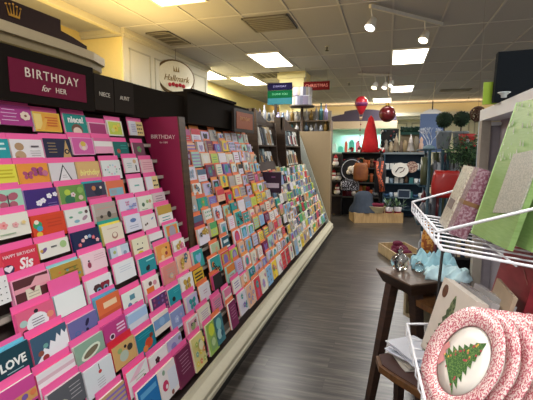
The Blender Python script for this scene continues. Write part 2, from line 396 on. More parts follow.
for (x0, x1, s, lab) in ((93, 112, 'NIECE', 'small dark header plate reading NIECE right of the burgundy sign'), (113, 132, 'AUNT', 'small dark header plate reading AUNT beside the niece plate')):
    ya_, yb_ = atX(x0, 95, XS).y, atX(x1, 95, XS).y
    t = empty('header_plate', (XS, ya_, 1.85), lab, 'sign')
    part(MB().box((XS - 0.012, ya_, 1.84), (XS + 0.012, yb_, 2.05), M('2c2621', 0.7, spec=.12)), 'sign_face', t)
    text(s, 0.036, M('cfc6b6', 0.5), t, frameT((XS + 0.014, (ya_ + yb_) / 2, 1.935), (0, 1, 0), (0, 0, 1)))
# orange header sign
t = empty('header_sign', (-1.66, 4.05, 1.83), 'dark framed header sign with a burnt orange panel past the long dark header', 'sign')
qa = atY(220, 120, 4.15); 
A_ = Vector((-1.62, 4.08, 1.8)); B_ = Vector((-1.58, 4.62, 1.8))
part(MB().hexa([A_, A_ + Vector((0.03, 0, 0)), B_ + Vector((0.03, 0, 0)), B_, A_ + Vector((0, 0, 0.25)), A_ + Vector((0.03, 0, 0.25)), B_ + Vector((0.03, 0, 0.25)), B_ + Vector((0, 0, 0.25))], M('2b211b', 0.5)), 'sign_frame', t)
dr = (B_ - A_).normalized()
A2 = A_ + dr * 0.05 + Vector((0.031, 0, 0.035)); B2 = B_ - dr * 0.05 + Vector((0.031, 0, 0.035))
part(MB().hexa([A2, A2 + Vector((0.004, 0, 0)), B2 + Vector((0.004, 0, 0)), B2, A2 + Vector((0, 0, 0.18)), A2 + Vector((0.004, 0, 0.18)), B2 + Vector((0.004, 0, 0.18)), B2 + Vector((0, 0, 0.18))], M('9c5230', 0.5)), 'sign_face', t)
text('BIRTHDAY', 0.06, M('d9a070', 0.5), t, frameT((A2 + B2) / 2 + Vector((0.006, 0, 0.11)), dr, (0, 0, 1)))
# burgundy divider fin
YF = 2.63
fp = [atY(150, 116, YF), atY(177, 116, YF), atY(188, 248, YF)]
t = empty('rack_divider', (fp[2].x, YF, fp[2].z), 'tall tapering burgundy divider fin with brown edge in the card rack', 'divider')
fa = Vector((-1.79, YF, 1.84)); fb = Vector((fp[1].x, YF, 1.84)); fc = Vector((fp[2].x + 0.01, YF, fp[2].z)); fd = Vector((fp[2].x - 0.06, YF, fp[2].z))
part(MB().prism([fd, fc, fb, fa], (0, 0.03, 0), M('8a1440', 0.5, noise=0.02)), 'divider_face', t)
e = Vector((0.012, 0, 0))
part(MB().prism([fc, fc + e, fb + e, fb], (0, 0.09, 0), wood('3a2618', '553a24', 0.4, 6, (1, 1, 8))), 'divider_edge', t)
tp = atY(163, 137, YF); tp.y = YF - 0.002
text('BIRTHDAY', 0.042, M('e6c9c4', 0.5), t, frameT(tp, (1, 0, -0.05), (0, 0, 1)))
text('for HIM', 0.02, M('e6c9c4', 0.5), t, frameT(tp - Vector((-0.005, 0, 0.04)), (1, 0, -0.05), (0, 0, 1)))
# purple sign
YP = 4.85
pa = atY(263, 172, YP); pb_ = atY(281, 193, YP)
t = empty('rack_divider', (pa.x, YP, pb_.z), 'small purple sign with a white strip standing among the far cards', 'sign')
part(MB().box((pa.x - 0.05, YP, pb_.z), (pb_.x, YP + 0.02, pa.z), M('2f1330', 0.5)), 'sign_face', t)
l0 = atY(265.5, 183, YP); l1 = atY(279, 188, YP)
part(MB().box((l0.x, YP - 0.003, l1.z), (l1.x, YP, l0.z), M('d4c6d8', 0.5)), 'sign_strip', t)
e0 = atY(273, 177, YP)
part(MB().box((e0.x - 0.02, YP - 0.003, e0.z - 0.01), (e0.x + 0.03, YP, e0.z + 0.01), M('7a4a78', 0.5)), 'sign_emblem', t)

# ------------------------------------------------------------------ greeting cards
class Card:
    """design space: u to the right, v up, both 0..1 of the card; k = layer"""
    def __init__(s, w, h, th, bg, edge='e8e4da'):
        s.w, s.h = w, h; s.mb = MB(); s.k = 0
        s.mb.box((-w / 2, 0, 0), (w / 2, th, h), M(edge, 0.6, noise=0))
        s.rect(0, 0, 1, 1, bg)
    def y(s): s.k += 1; return -0.0004 * s.k
    def P(s, u, v, y): return ((u - 0.5) * s.w, y, v * s.h)
    def poly(s, pts, c):
        y = s.y(); s.mb.add([s.P(u, v, y) for u, v in pts], [tuple(range(len(pts)))], M(c, 0.55, noise=0)); return s
    def rect(s, a, b, c, d, col): return s.poly([(a, b), (c, b), (c, d), (a, d)], col)
    def disc(s, u, v, r, col, n=12, e=1.0, rot=0):
        ca, sa = math.cos(rot), math.sin(rot); k = s.w / s.h
        pts = []
        for i in range(n):
            x, y = r * math.cos(2 * PI * i / n), r * e * math.sin(2 * PI * i / n)
            pts.append((u + x * ca - y * sa, v + (x * sa + y * ca) * k))
        return s.poly(pts, col)
    def flower(s, u, v, r, col, mid='f2d060', n=5):
        k = s.w / s.h
        for i in range(n):
            a = 2 * PI * i / n; s.disc(u + r * 0.6 * math.cos(a), v + r * 0.6 * math.sin(a) * k, r * 0.45, col, 8)
        return s.disc(u, v, r * 0.28, mid, 8)
    def lines(s, u0, v0, u1, v1, n, col, th=0.35):
        for i in range(n):
            vv = v1 - (i + 0.5) * (v1 - v0) / n; hh = (v1 - v0) / n * th / 2; q = random.uniform(0, 0.12) * (u1 - u0)
            s.poly([(u0 + q, vv - hh), (u1 - q, vv - hh), (u1 - q, vv + hh), (u0 + q, vv + hh)], col)
        return s
    def heart(s, u, v, r, col):
        k = s.w / s.h; pts = []
        for i in range(16):
            t = 2 * PI * i / 16; pts.append((u + r * math.sin(t) ** 3, v + k * r * (0.81 * math.cos(t) - 0.31 * math.cos(2 * t) - 0.12 * math.cos(3 * t))))
        return s.poly(list(reversed(pts)), col)
    def tri(s, a, b, c, col): return s.poly([a, b, c], col)
    def butterfly(s, u, v, r, col):
        for dx in (-1, 1):
            s.disc(u + dx * r * 0.5, v + r * 0.5, r * 0.5, col, 10, 0.8, dx * 0.5); s.disc(u + dx * r * 0.42, v - r * 0.5, r * 0.38, col, 10)
        return s.rect(u - r * 0.06, v - r * 0.7, u + r * 0.06, v + r * 0.7, '5a3a48')
    def border(s, c, t=0.06): 
        s.rect(0, 0, 1, t, c); s.rect(0, 1 - t, 1, 1, c); s.rect(0, 0, t, 1, c); return s.rect(1 - t, 0, 1, 1, c)

SM = {}
def envelope_mesh(w, h, col):
    key = (round(w, 3), round(h, 3), col)
    if key not in SM:
        o = MB().box((-w / 2, 0, 0), (w / 2, 0.003, h), M(col, 0.5, noise=0)).add([(-w / 2 + 0.004, -0.0004, h * 0.62), (w / 2 - 0.004, -0.0004, h * 0.62), (0, -0.0004, h * 0.4)], [(0, 1, 2)], M(col, 0.6, noise=0.02)).build('envelope')
        SM[key] = o.data; bpy.data.objects.remove(o)
    return SM[key]
LEAN = math.radians(11)
occupied = set()
ncard = 0
def place(row, Y, card, label, env='f763a6', group='greeting cards in pink section', dz=0.0, envw=None, envup=0.032, back=None, dark=True, texts=(), tilt=0):
    """put a finished Card design into tier `row` at distance Y along the rack"""
    global ncard
    zc = 1.73 - PITCH * row; top = zc + 0.055 + dz
    h = card.h; xs_ = slopeX(zc) + 0.02
    zb = top - h * math.cos(LEAN); xb = xs_ + (zc - zb) * math.tan(LEAN)
    if zb < 0.205 and row == 12: zb = 0.205
    ob = card.mb.build('greeting_card')
    ob.location = (xb, Y, zb); ob.rotation_euler = (-LEAN, tilt, PI / 2)
    tag(ob, label, 'greeting card', group)
    th = max(v[1] for v in card.mb.v)
    ew = envw or min(0.185, card.w + 0.006)
    yy = th + 0.0015
    if back:
        b = bpy.data.objects.new('spare_card', envelope_mesh(card.w, h + 0.012, back)); COL.objects.link(b); b.parent = ob; b.location = (0, yy, 0); yy += 0.0045
    e = bpy.data.objects.new('envelope', envelope_mesh(ew, h + envup, env)); COL.objects.link(e); e.parent = ob; e.location = (0, yy, 0)
    R = Euler(ob.rotation_euler).to_matrix().to_4x4(); R.translation = ob.location
    for (s, u, v, size, colr, kw) in texts:
        cu = bpy.data.curves.new('t', 'FONT'); cu.body = s; cu.size = size; cu.extrude = 0.0005; cu.align_x = 'CENTER'; cu.align_y = 'CENTER'; cu.resolution_u = 2
        for k_, v_ in kw.items(): setattr(cu, k_, v_)
        to = bpy.data.objects.new('t', cu); COL.objects.link(to)
        me = bpy.data.meshes.new_from_object(to.evaluated_get(bpy.context.evaluated_depsgraph_get())); bpy.data.objects.remove(to)
        me.materials.clear(); me.materials.append(M(colr, 0.5, noise=0))
        lo = bpy.data.objects.new('lettering', me); COL.objects.link(lo); lo.parent = ob
        lo.location = ((u - 0.5) * card.w, -0.0004 * (card.k + 2), v * card.h); lo.rotation_euler = (PI / 2, 0, 0)
    ncard += 1
    return ob
def col1(k): return 2.43 - 0.195 * k
PK = 'f763a6'
def C(w, h, bg, th=0.008, edge='e8e4da'): return Card(w, h, th, bg, edge)
HAND = []
def put(row, k, card, label, **kw): HAND.append((card, label, kw))
def slopeHit(x, y):
    r = ray(x, y); a_, m_ = -1.06, .43
    return O + r * ((a_ + m_ * .2 - m_ * H) / (r.x + m_ * r.z))
# --- individually matched cards of the near pink section (row, pocket counted from the burgundy divider)
c = C(.178, .127, 'b03a8a'); c.lines(.05, .15, .55, .85, 4, 'e8c4e0', .2).flower(.78, .5, .16, 'f0dcc8', '8a5a4a', 7)
put(0, 5, c, 'orchid purple card with white script lines and round bouquet, top row left end', dz=-.005)
c = C(.17, .12, 'eea93a', .012); c.border('f2c44c').rect(.02, .1, .3, .9, 'f4d880').lines(.4, .25, .9, .8, 4, 'd8702c', .5).poly([(.15, .05), (.4, .7), (.5, .65), (.3, .05)], 'f0b850')
put(0, 4, c, 'orange and gold card in the top row under the BIRTHDAY sign')
c = C(.17, .145, '1a9288'); c.disc(.5, .2, .26, '7a5040').disc(.5, .1, .2, 'f0d8c8')
put(0, 3, c, 'teal card lettered Niece in the top row', dz=.008, texts=[('niece!', .5, .7, .05, 'f4f4ee', dict(offset=.002))])
c = C(.16, .115, 'a93270'); c.border('f0b8d0', .07).rect(.42, .05, .6, .14, 'e8e8e8')
put(0, 2, c, 'berry pink card with pale border in top row', dz=-.018)
c = C(.15, .13, 'f2f2e4'); c.rect(.08, .08, .92, .92, 'cfe05a').flower(.5, .5, .2, 'f0e050', 'd8a838', 6).disc(.3, .35, .12, 'dfe890').disc(.72, .7, .1, 'f4d868')
put(0, 1, c, 'lime yellow square print card with white edge in top row', dz=-.004)
c = C(.16, .13, 'e4e8f0'); c.rect(.5, 0, 1, 1, 'f2dc98')
for i in range(9): c.disc(.58 + .13 * (i % 3), .2 + .27 * (i // 3), .05, '40303a', 8)
c.lines(.08, .2, .42, .8, 5, 'b0a8c8', .3)
put(0, 0, c, 'white and yellow card with dark flowers beside the top of burgundy divider', dz=-.006)
c = C(.13, .15, '1fa0a8'); c.lines(.3, .5, .9, .9, 2, 'd8f0f0', .4)
put(1, 6, c, 'turquoise card in second row at the left edge', dz=.0)
c = C(.178, .165, 'ece8ea', .008); c.disc(.25, .72, .14, 'b4926c').disc(.24, .38, .17, 'c0a07c').disc(.14, .3, .06, 'a8845c').disc(.25, .12, .12, 'b8987a').lines(.52, .15, .92, .6, 5, 'a09aa0', .22).rect(.6, .7, .85, .76, '605860')
put(1, 5, c, 'white card with a tan teddy shape and grey script, second row', dz=.018)
c = C(.18, .15, '1a1f42', .014, 'f0a0c8'); c.tri((.62, .1), (.95, .1), (.82, .95), 'c8a468').disc(.8, .4, .1, '12142c').disc(.8, .4, .05, 'd8b478').lines(.1, .3, .45, .85, 4, 'c0a468', .18)
put(1, 4, c, 'navy card with gold script and gold bottle shape in second row', dz=.006)
c = C(.17, .13, 'd860a8', .012); c.border('f0a0d0', .05).disc(.5, .5, .2, 'e8b8d0').disc(.5, .62, .12, 'e0c050').disc(.5, .38, .09, 'f2dcc8')
put(1, 3, c, 'pink card with a yellow haired face medallion, second row')
c = C(.16, .11, 'f4a8c8'); c.rect(0, .45, 1, .8, 'f4f0ee').rect(0, .8, 1, 1, 'e06aa0')
put(1, 2, c, 'pink and white striped card in second row')
c = C(.15, .12, '16706c'); c.disc(.3, .4, .12, 'b85048').lines(.45, .5, .9, .85, 2, '2a9a90', .4)
put(1, 1, c, 'dark teal card with rust spot in second row', dz=.006)
c = C(.13, .11, '7c4a60'); c.flower(.5, .5, .2, '6aa868', 'c86080')
put(1, 0, c, 'plum card with green sprig in second row by the divider', dz=-.02)
c = C(.13, .11, 'e8e24a', .012); c.lines(.1, .3, .9, .8, 3, 'c8b820', .4)
put(2, 6, c, 'bright yellow card in third row at the left edge', dz=-.02)
c = C(.17, .12, 'ee9a38', .012, 'f0d060'); c.butterfly(.3, .45, .17, 'b04a78').butterfly(.62, .6, .2, 'a84880').disc(.85, .5, .1, 'c87090')
put(2, 5, c, 'orange card with magenta butterflies in third row', dz=-.012)
c = C(.17, .12, 'dcd8dc', .016, 'd8c8a8'); c.tri((.22, .02), (.82, .02), (.52, .92), '303038'); c.tri((.29, .07), (.75, .07), (.52, .8), 'e8e6e8').lines(.42, .2, .62, .4, 2, 'b0a8b0', .3)
put(2, 4, c, 'grey white card with thin black triangle outline in third row')
c = C(.18, .15, 'dcb070', .02, 'd8c49c'); c.rect(.05, .05, .95, .4, 'e0a088').rect(.05, .4, .95, .95, 'e0b878')
put(2, 3, c, 'tan gold card with pale yellow birthday lettering in third row', dz=.014, texts=[('birthday', .5, .45, .045, 'f4e890', dict(offset=.001, shear=.3))])
c = C(.17, .15, 'e8eeec'); 
for i in range(10): c.disc(.5 + .24 * math.cos(i * .628), .5 + .24 * math.sin(i * .628), .045, ['a8d0c0', 'e8b8c8', 'c0d8e8'][i % 3], 8)
c.disc(.12, .5, .03, '303040', 8).disc(.88, .5, .03, '303040', 8)
put(2, 2, c, 'white square card with pastel wreath between two dark dots, third row', dz=.012)
c = C(.15, .125, 'eceaea'); c.lines(.15, .3, .5, .7, 3, '90b8b8', .3).rect(.72, .1, .8, .5, '202028').disc(.7, .75, .12, 'd8b890')
put(2, 1, c, 'white card with small black figure and gold spot in third row', dz=.0)
c = C(.14, .11, 'f2c0c8'); c.lines(.1, .2, .9, .85, 4, 'd890a0', .3)
put(2, 0, c, 'pale pink script card in third row by the divider', dz=-.01)
c = C(.15, .13, 'a8d8c0', .01); c.butterfly(.5, .5, .36, 'b05c70')
put(3, 6, c, 'mint green card with a dusty red butterfly at the left edge', dz=.01)
c = C(.185, .15, '3c1f78', .016, 'c8b0e8'); c.flower(.38, .42, .1, 'f4f2f8', 'e0d0f0').flower(.5, .5, .09, 'f4f2f8', 'e0d0f0').flower(.7, .66, .09, 'f4f2f8', 'e0d0f0').flower(.88, .7, .08, 'f4f2f8', 'e0d0f0').flower(.15, .12, .07, 'f4f2f8').lines(.55, .2, .9, .4, 2, '9080b8', .2)
put(3, 5, c, 'deep purple card with a branch of white blossoms', dz=.022)
c = C(.17, .13, '6d9a48', .016, 'e8d0a8'); c.disc(.35, .25, .2, '2a7050').disc(.3, .65, .12, 'b8d048').flower(.5, .5, .1, 'e8d8d8', 'c06070').disc(.78, .3, .1, 'd8c8b0').disc(.8, .7, .13, '88b858')
put(3, 4, c, 'leafy green garden picture card in the fourth row', dz=.008)
c = C(.16, .12, '3a3450', .012, '28a0a8'); c.rect(0, 0, 1, .25, 'c84878').disc(.6, .5, .2, '18203c').disc(.75, .7, .06, 'f0e0d0').disc(.4, .7, .1, 'c88048')
put(3, 3, c, 'dark night picture card with teal backing in fourth row', dz=.0, back='27a9b5')
c = C(.16, .13, 'e8764e', .014); c.rect(.1, .1, .9, .55, '88b8c8').rect(.2, .2, .5, .45, 'a0a8b0')
put(3, 2, c, 'coral orange card with grey blue lower picture in fourth row', dz=.0)
c = C(.15, .12, 'f0eeee'); c.lines(.3, .45, .7, .6, 1, '70b8b0', .6)
put(3, 1, c, 'plain white card with one small mint word in fourth row', dz=-.004)
c = C(.14, .16, 'eceaf0'); c.rect(.5, 0, 1, 1, 'f4e0a0')
for i in range(8): c.disc(.6 + .13 * (i % 3), .2 + .27 * (i // 3), .06, '302838', 8)
put(3, 0, c, 'white and cream card with black daisies touching the divider, fourth row', dz=.02)
c = C(.178, .13, 'eceadc', .01); c.flower(.3, .55, .12, 'f0a0a0', 'e87070').flower(.6, .5, .09, 'e8b0b0', 'd88080').flower(.82, .55, .07, 'f0d8a0').lines(.1, .1, .6, .25, 1, 'a8c0a0', .3)
put(4, 6, c, 'cream card with small coral flowers at the left edge', dz=.012)
c = C(.19, .15, 'dd4523', .012, 'd83a28'); c.disc(.16, .6, .13, '3aa068').disc(.14, .72, .07, 'f0e8d8').disc(.2, .45, .09, '40a8c8').disc(.16, .22, .09, 'e8c040').rect(.3, .1, .98, .9, 'd8441c').lines(.4, .4, .9, .8, 3, 'c83a18', .4)
put(4, 5, c, 'red orange card with a colourful parrot on its left side', dz=.012)
c = C(.165, .12, 'e8ebe6', .01); c.disc(.2, .6, .08, '60a080', 8, .5).disc(.4, .35, .12, '88b8c8', 8, .5).disc(.75, .45, .14, 'b090a0', 8, .5, .5).disc(.6, .75, .1, '90c0a0', 8, .5).disc(.85, .75, .07, '604848', 8)
put(4, 4, c, 'white card with scattered small birds in fifth row', dz=.0)
c = C(.175, .14, 'b4aaa0', .016); c.rect(0, 0, 1, .35, '9c9080').disc(.62, .35, .1, '2c2824', 10, 1.4).disc(.25, .3, .07, '403830').rect(.1, .7, .95, .74, 'd09890')
put(4, 3, c, 'grey beige picture card with dark figures in fifth row', dz=.016)
c = C(.17, .16, 'd9d9ec', .01); c.butterfly(.45, .75, .12, 'd090b8').butterfly(.62, .5, .14, '90a8d8').butterfly(.4, .4, .1, 'a0b8e0').butterfly(.8, .62, .1, '9898d0')
put(4, 2, c, 'pale lilac card with fluttering pastel butterflies', dz=.02)
c = C(.16, .12, 'e6ecdc', .01); c.disc(.3, .45, .1, '507058').disc(.6, .6, .09, 'a0b878').disc(.78, .6, .09, 'd09880').lines(.1, .1, .6, .2, 1, '90b090', .4)
put(4, 1, c, 'white card with green and peach sprigs in fifth row', dz=.006)
c = C(.15, .12, 'd8c4c8', .01); c.lines(.15, .2, .85, .85, 4, 'a08090', .35)
put(4, 0, c, 'dusky lilac card with script by the divider, fifth row', dz=.0)
c = C(.187, .15, 'd8304a', .014, 'c03060'); c.disc(.2, .35, .14, '402850').heart(.2, .38, .11, 'f0e8f0').disc(.02, .6, .1, 'e84058').rect(0, 0, .08, 1, 'e04050')
put(5, 5, c, 'hot red card reading Happy Birthday Sis with white heart', dz=.018, texts=[('HAPPY BIRTHDAY', .52, .8, .019, 'f4e0e4', dict()), ('Sis', .62, .42, .062, 'f8f0f0', dict(offset=.002, shear=.25))])
c = C(.17, .085, 'edeadf', .012, 'e8c060'); c.disc(.15, .5, .12, '7a5a90', 8, .5, .6).disc(.07, .5, .05, 'd8a840').disc(.8, .6, .12, 'a8c888').lines(.35, .5, .6, .7, 1, '606060', .5)
put(5, 4, c, 'low white card with purple hummingbird and green letters', dz=-.03)
c = C(.185, .145, '14214e', .014, '203060'); 
for i in range(6): c.flower(.2 + .12 * i, .38 + .3 * math.sin(i * .6), .07, ['e06078', 'f0b8c0', 'f4f0f0', '88b0d8'][i % 4], 'e8d080')
put(5, 3, c, 'midnight blue card with an arc of pink and white blossoms', dz=.02)
c = C(.17, .14, 'ece2cc', .01, 'f0e080'); c.disc(.55, .4, .15, 'b08070').disc(.55, .44, .1, 'ece2cc').lines(.15, .75, .85, .85, 1, 'd8b8a8', .4)
put(5, 2, c, 'cream card with a small arch, yellow and teal cards stacked behind', dz=.008, back='f0e05a', env='1fa596')
c = C(.15, .12, 'e0e2f0', .01); c.disc(.5, .65, .2, '5a78b0', 12, .5).lines(.2, .15, .8, .4, 2, 'a0a8c0', .3)
put(5, 1, c, 'white card with small blue oval mark in sixth row', dz=.0)
c = C(.15, .13, 'ece8e4', .01); c.disc(.2, .4, .06, '604838').disc(.32, .45, .06, '604838').disc(.75, .7, .12, '88a0c8', 8, .4, .5)
put(5, 0, c, 'white card with brown shoes and blue feather by the divider', dz=-.01)
c = C(.13, .14, 'ecebea', .01)
for i in range(20): c.disc(.15 + .18 * (i % 5), .15 + .22 * (i // 5), .025, '282838', 6)
put(7, 6, c, 'white card with tiny black dots at the left edge', dz=.01)
c = C(.185, .155, '5a2a2e', .012, 'f0a0c0'); c.border('f4a8c4', .04).rect(.04, .5, .96, .66, 'e8a0ac').poly([(.4, .58), (.62, .9), (.96, .85), (.96, .62)], 'eaa8b2').rect(.3, .06, .68, .56, 'e2dbc4').lines(.35, .12, .64, .45, 3, 'b0a890', .25).poly([(.4, .58), (.5, .42), (.58, .6)], '702838')
put(6, 5, c, 'brown floral card tied with a pink ribbon and cream tag', dz=.03)
c = C(.185, .14, 'b8923a', .014, 'c8e0b0'); 
for i in range(7): c.disc(.15 + .12 * i, .4 + .3 * (i % 2), .045, ['60a0a0', 'd07840', '7a8a40'][i % 3], 8)
c.lines(.35, .35, .9, .85, 3, '7c6a2a', .3)
put(6, 4, c, 'mustard gold card with loose script and little blooms', dz=.018, back='8fcad6')
c = C(.17, .13, 'f4d4dc', .012, 'f4e8ec'); c.disc(.25, .4, .08, '9a3050', 8, 1.5).disc(.25, .6, .04, '402030').lines(.45, .5, .95, .85, 3, 'd0a0b0', .2)
put(6, 3, c, 'blush pink card with a tiny dark red figure', dz=.012)
c = C(.155, .125, 'c8dae8', .014, '8898a8'); c.rect(.35, 0, .55, 1, 'eef0f4').disc(.75, .5, .1, '88a0b8').disc(.2, .7, .08, 'a8b870')
put(6, 2, c, 'pale blue and white striped card in seventh row', dz=.004)
c = C(.155, .16, 'e9e6c8', .012, 'e0a088'); c.disc(.32, .72, .04, '303030', 8).disc(.62, .68, .04, '303030', 8).rect(.2, .42, .6, .48, '40384a').disc(.4, .22, .2, 'e4cc28', 12, .7).rect(.25, .2, .55, .24, 'd8b820')
put(6, 1, c, 'cream card with a yellow car picture in seventh row', dz=.03)
c = C(.15, .13, 'eceaea', .012); c.rect(0, .4, 1, .56, '384850').rect(0, .15, 1, .3, 'a8c8b8')
put(6, 0, c, 'white card with dark and mint bands by the divider', dz=.012)
c = C(.17, .12, 'eef4f2', .01, 'a8d8d8'); 
put(7, 4, c, 'plain white card under a wide pink flap', dz=-.035, envup=.07)
c = C(.175, .165, 'e9e8ec', .012); c.heart(.55, .5, .34, '4a2a2c').heart(.7, .6, .2, '8a1830').disc(.42, .48, .1, '78a8c0').disc(.7, .5, .1, '78a8c0').disc(.42, .48, .05, '182028').disc(.7, .5, .05, '182028')
put(7, 3, c, 'white card with an owl eyed dark red heart', dz=.03)
c = C(.17, .14, 'eaeef0', .008); c.lines(.2, .45, .85, .8, 3, 'b8c8d8', .2)
put(7, 2, c, 'white card with faint blue script in eighth row', dz=.03)
c = C(.165, .13, '1d8f9b', .012); c.disc(.45, .3, .12, '1c1c28').disc(.52, .4, .07, '1c1c28').lines(.4, .65, .95, .85, 1, '90d8d8', .4)
put(7, 1, c, 'turquoise card with a black cat shape in eighth row', dz=.01)
c = C(.16, .15, 'e89a4a', .012, 'f0c890'); c.disc(.5, .6, .2, 'f0b860').disc(.65, .45, .1, 'a03838').disc(.35, .3, .12, 'f4d0a0').disc(.7, .75, .06, '403028').rect(0, 0, 1, .2, 'f0d0a8')
put(7, 0, c, 'orange card with a red and cream cartoonish bird shape, eighth row', dz=.02)
c = C(.18, .16, 'e26488', .012, 'e85890'); c.disc(.5, .45, .3, 'eef0f4', 16).disc(.14, .6, .1, 'a8c8c0').disc(.15, .3, .09, '602838').disc(.5, .85, .06, '201c28').disc(.85, .55, .1, 'e89078').lines(.33, .3, .67, .65, 4, '585060', .25)
put(8, 5, c, 'pink card with a round white plaque of words', dz=.03)
c = C(.18, .15, '6b6aa4', .016, 'd8b0c0'); c.disc(.62, .7, .06, '241c48', 8, 2.2, -.5).disc(.58, .42, .05, '241c48', 8, 1.2, .3).disc(.25, .45, .09, '4870a8').disc(.25, .45, .06, '6b6aa4').disc(.4, .38, .06, 'a860a0')
put(9, 4, c, 'slate violet card with a dark bird in flight', dz=.06)
c = C(.17, .12, 'dc6a3c', .016, '58a0b0'); c.lines(.2, .4, .9, .75, 1, 'f0d0a8', .8).rect(0, 0, 1, .2, 'c85838')
put(8, 3, c, 'burnt orange card with blue backing in ninth row', dz=.01, back='60a8c8')
c = C(.175, .18, 'e6efe8', .01, 'f04a88'); c.disc(.35, .25, .2, '5878b0', 10, .8).disc(.6, .3, .16, '4a9878').disc(.3, .45, .1, '5880a8').rect(.35, .62, .6, .82, '5a90a0').disc(.75, .2, .12, '70a870')
put(8, 2, c, 'tall white card with blue and green picture block', dz=.06)
c = C(.15, .17, 'f0e8e0', .01); c.rect(.1, .05, .6, .6, 'e07830').disc(.4, .75, .12, '603838').disc(.7, .7, .13, 'd890a0')
put(8, 1, c, 'white card with orange rust vase picture in ninth row', dz=.045)
c = C(.165, .15, '60366e', .014); 
for i in range(16): c.disc(.12 + .25 * (i % 4), .15 + .24 * (i // 4), .07, ['a04878', '3a4890', '8a6aa8', 'b86088'][i % 4], 7)
put(8, 0, c, 'plum card crowded with violet and blue flowers', dz=.0)
c = C(.19, .16, '123f4c', .016, '5ab0c8'); c.lines(.42, .1, .82, .34, 2, 'a0c0c4', .25).poly([(.02, .05), (.3, .35), (.2, .05)], '2a6070')
put(9, 5, c, 'dark teal starry card reading LOVE', dz=.03, texts=[('LOVE', .6, .52, .045, 'eef0ec', dict(offset=.0015))], back='6fc6dc')
c = C(.18, .14, '3a5a74', .014, 'f06a90'); c.poly([(.05, 0), (1, 0), (1, .75), (.92, .6), (.85, .8), (.78, .55), (.7, .75), (.62, .45), (.5, .6), (.42, .3), (.3, .45), (.2, .2)], 'eef0f4').disc(.2, .3, .08, '8a5040').disc(.35, .5, .07, '70a8a0').disc(.3, .08, .09, '9a3838')
put(9, 4.6, c, 'blue card with a jagged white mountain row and figures', dz=.05)
c = C(.165, .14, 'bf3c86', .014, 'c04a88'); c.disc(.3, .35, .12, 'e8d8e8').disc(.3, .35, .08, '3a2038').lines(.5, .35, .95, .8, 3, 'f0d0e8', .5)
put(9, 3, c, 'magenta card with white words and a small round pet', dz=.03)
c = C(.17, .15, 'd8e2ec', .012, 'b8d8f0'); c.rect(0, .55, 1, .95, 'a8c8ec')
put(9, 2, c, 'pale blue banded card in tenth row', dz=.045)
c = C(.16, .14, 'eee4da', .01); c.rect(0, .3, 1, .8, '7aa0d0').disc(.5, .55, .18, '90b8e0')
put(9, 0, c, 'sky blue scene card in tenth row', dz=.02)
c = C(.19, .13, 'ece6ea', .012, 'e85a90'); c.rect(0, .1, 1, .6, 'f4f2f4').rect(0, .6, 1, .75, 'e0c0cc').disc(.2, .35, .035, '202028', 8)
put(10, 5, c, 'white card with pink band and tiny dark mark near lower left', dz=.03)
c = C(.18, .15, '8fb09c', .014, 'c0d0c0'); c.disc(.5, .5, .36, 'e0ecd8', 14, .5, .3).disc(.5, .5, .28, '7a7058', 14, .38, .3)
put(10, 4, c, 'sage green card with a long oval leaf wreath', dz=.03)
c = C(.17, .15, 'd9b070', .012, 'c83040'); c.disc(.45, .4, .2, 'b8c8b8').disc(.75, .6, .13, '403830').disc(.3, .7, .1, '98b070').disc(.55, .75, .06, '282028')
put(10, 3, c, 'tan card with a grey koala like animal, red envelope', dz=.04, env='d8283c')
c = C(.165, .16, '0f8296', .014, 'f0c8b0'); c.disc(.62, .35, .22, 'd84a28').disc(.4, .2, .14, 'e88a48').disc(.8, .6, .1, '8a3828').lines(.1, .7, .8, .9, 2, '30a8b8', .4)
put(10, 2, c, 'teal card with a big red orange bloom', dz=.04)
c = C(.16, .15, '8f9fd0', .01); c.flower(.4, .5, .18, 'b0c0e8', 'e0e8f4').flower(.7, .6, .12, 'a0a8e0').rect(0, 0, 1, .15, 'c0c8e8')
put(10, 1, c, 'periwinkle card with pale blue flowers in eleventh row', dz=.02)
c = C(.15, .15, 'e8b8c0', .016, 'f0a0a8'); c.border('eef0ea', .12).disc(.5, .5, .2, '9ab078').flower(.4, .65, .09, '605868').flower(.7, .7, .09, '484858')
put(10, 0, c, 'white bordered card with dark flowers and green leaves', dz=.03)
c = C(.178, .13, 'd04a98', .012); c.rect(0, .1, 1, .5, 'd8a060')
for i in range(5): c.disc(.1 + .2 * i, .35, .08, ['7a58a8', 'e08050', 'c84878'][i % 3], 8)
put(11, 5.2, c, 'magenta card with a row of orange and violet shapes at bottom left', dz=.06)
c = C(.18, .15, '5c5f66', .014, 'd8d0d0'); c.disc(.3, .3, .2, 'c8c4b0', 12).lines(.55, .3, .92, .85, 4, 'b0b0b4', .25)
put(11, 4, c, 'charcoal grey card with a pale round figure at the bottom edge', dz=.045)
c = C(.18, .17, 'e3ebf0', .012, 'd8dce0'); c.rect(.5, .75, .53, .95, '606060').disc(.52, .68, .06, 'c84040').lines(.35, .15, .65, .5, 4, 'a8a8b0', .2)
put(11, 3, c, 'pale grey card with a small red pendant over centred words', dz=.07)
c = C(.17, .17, 'edf0ee', .01, 'f04a80'); c.poly([(.05, .6), (.6, .95), (.95, .95), (.4, .55)], 'f0c8d8').disc(.8, .35, .08, '608858', 8, 1.6, .4).disc(.6, .25, .08, 'd06090').lines(.3, .3, .8, .7, 3, 'b0c0b0', .2)
put(11, 2, c, 'white card with a sweep of pink petals near the lip', dz=.055)
c = C(.165, .14, 'f2f0f0', .01); c.flower(.4, .6, .14, '3c1c28', '702838').disc(.5, .25, .08, '505868')
put(11, 1, c, 'white card with one near black flower', dz=.02)
c = C(.16, .13, 'b9b4da', .01); c.rect(0, 0, 1, .4, 'd8d4ec').disc(.4, .5, .18, '9088c8').disc(.85, .7, .1, '808090')
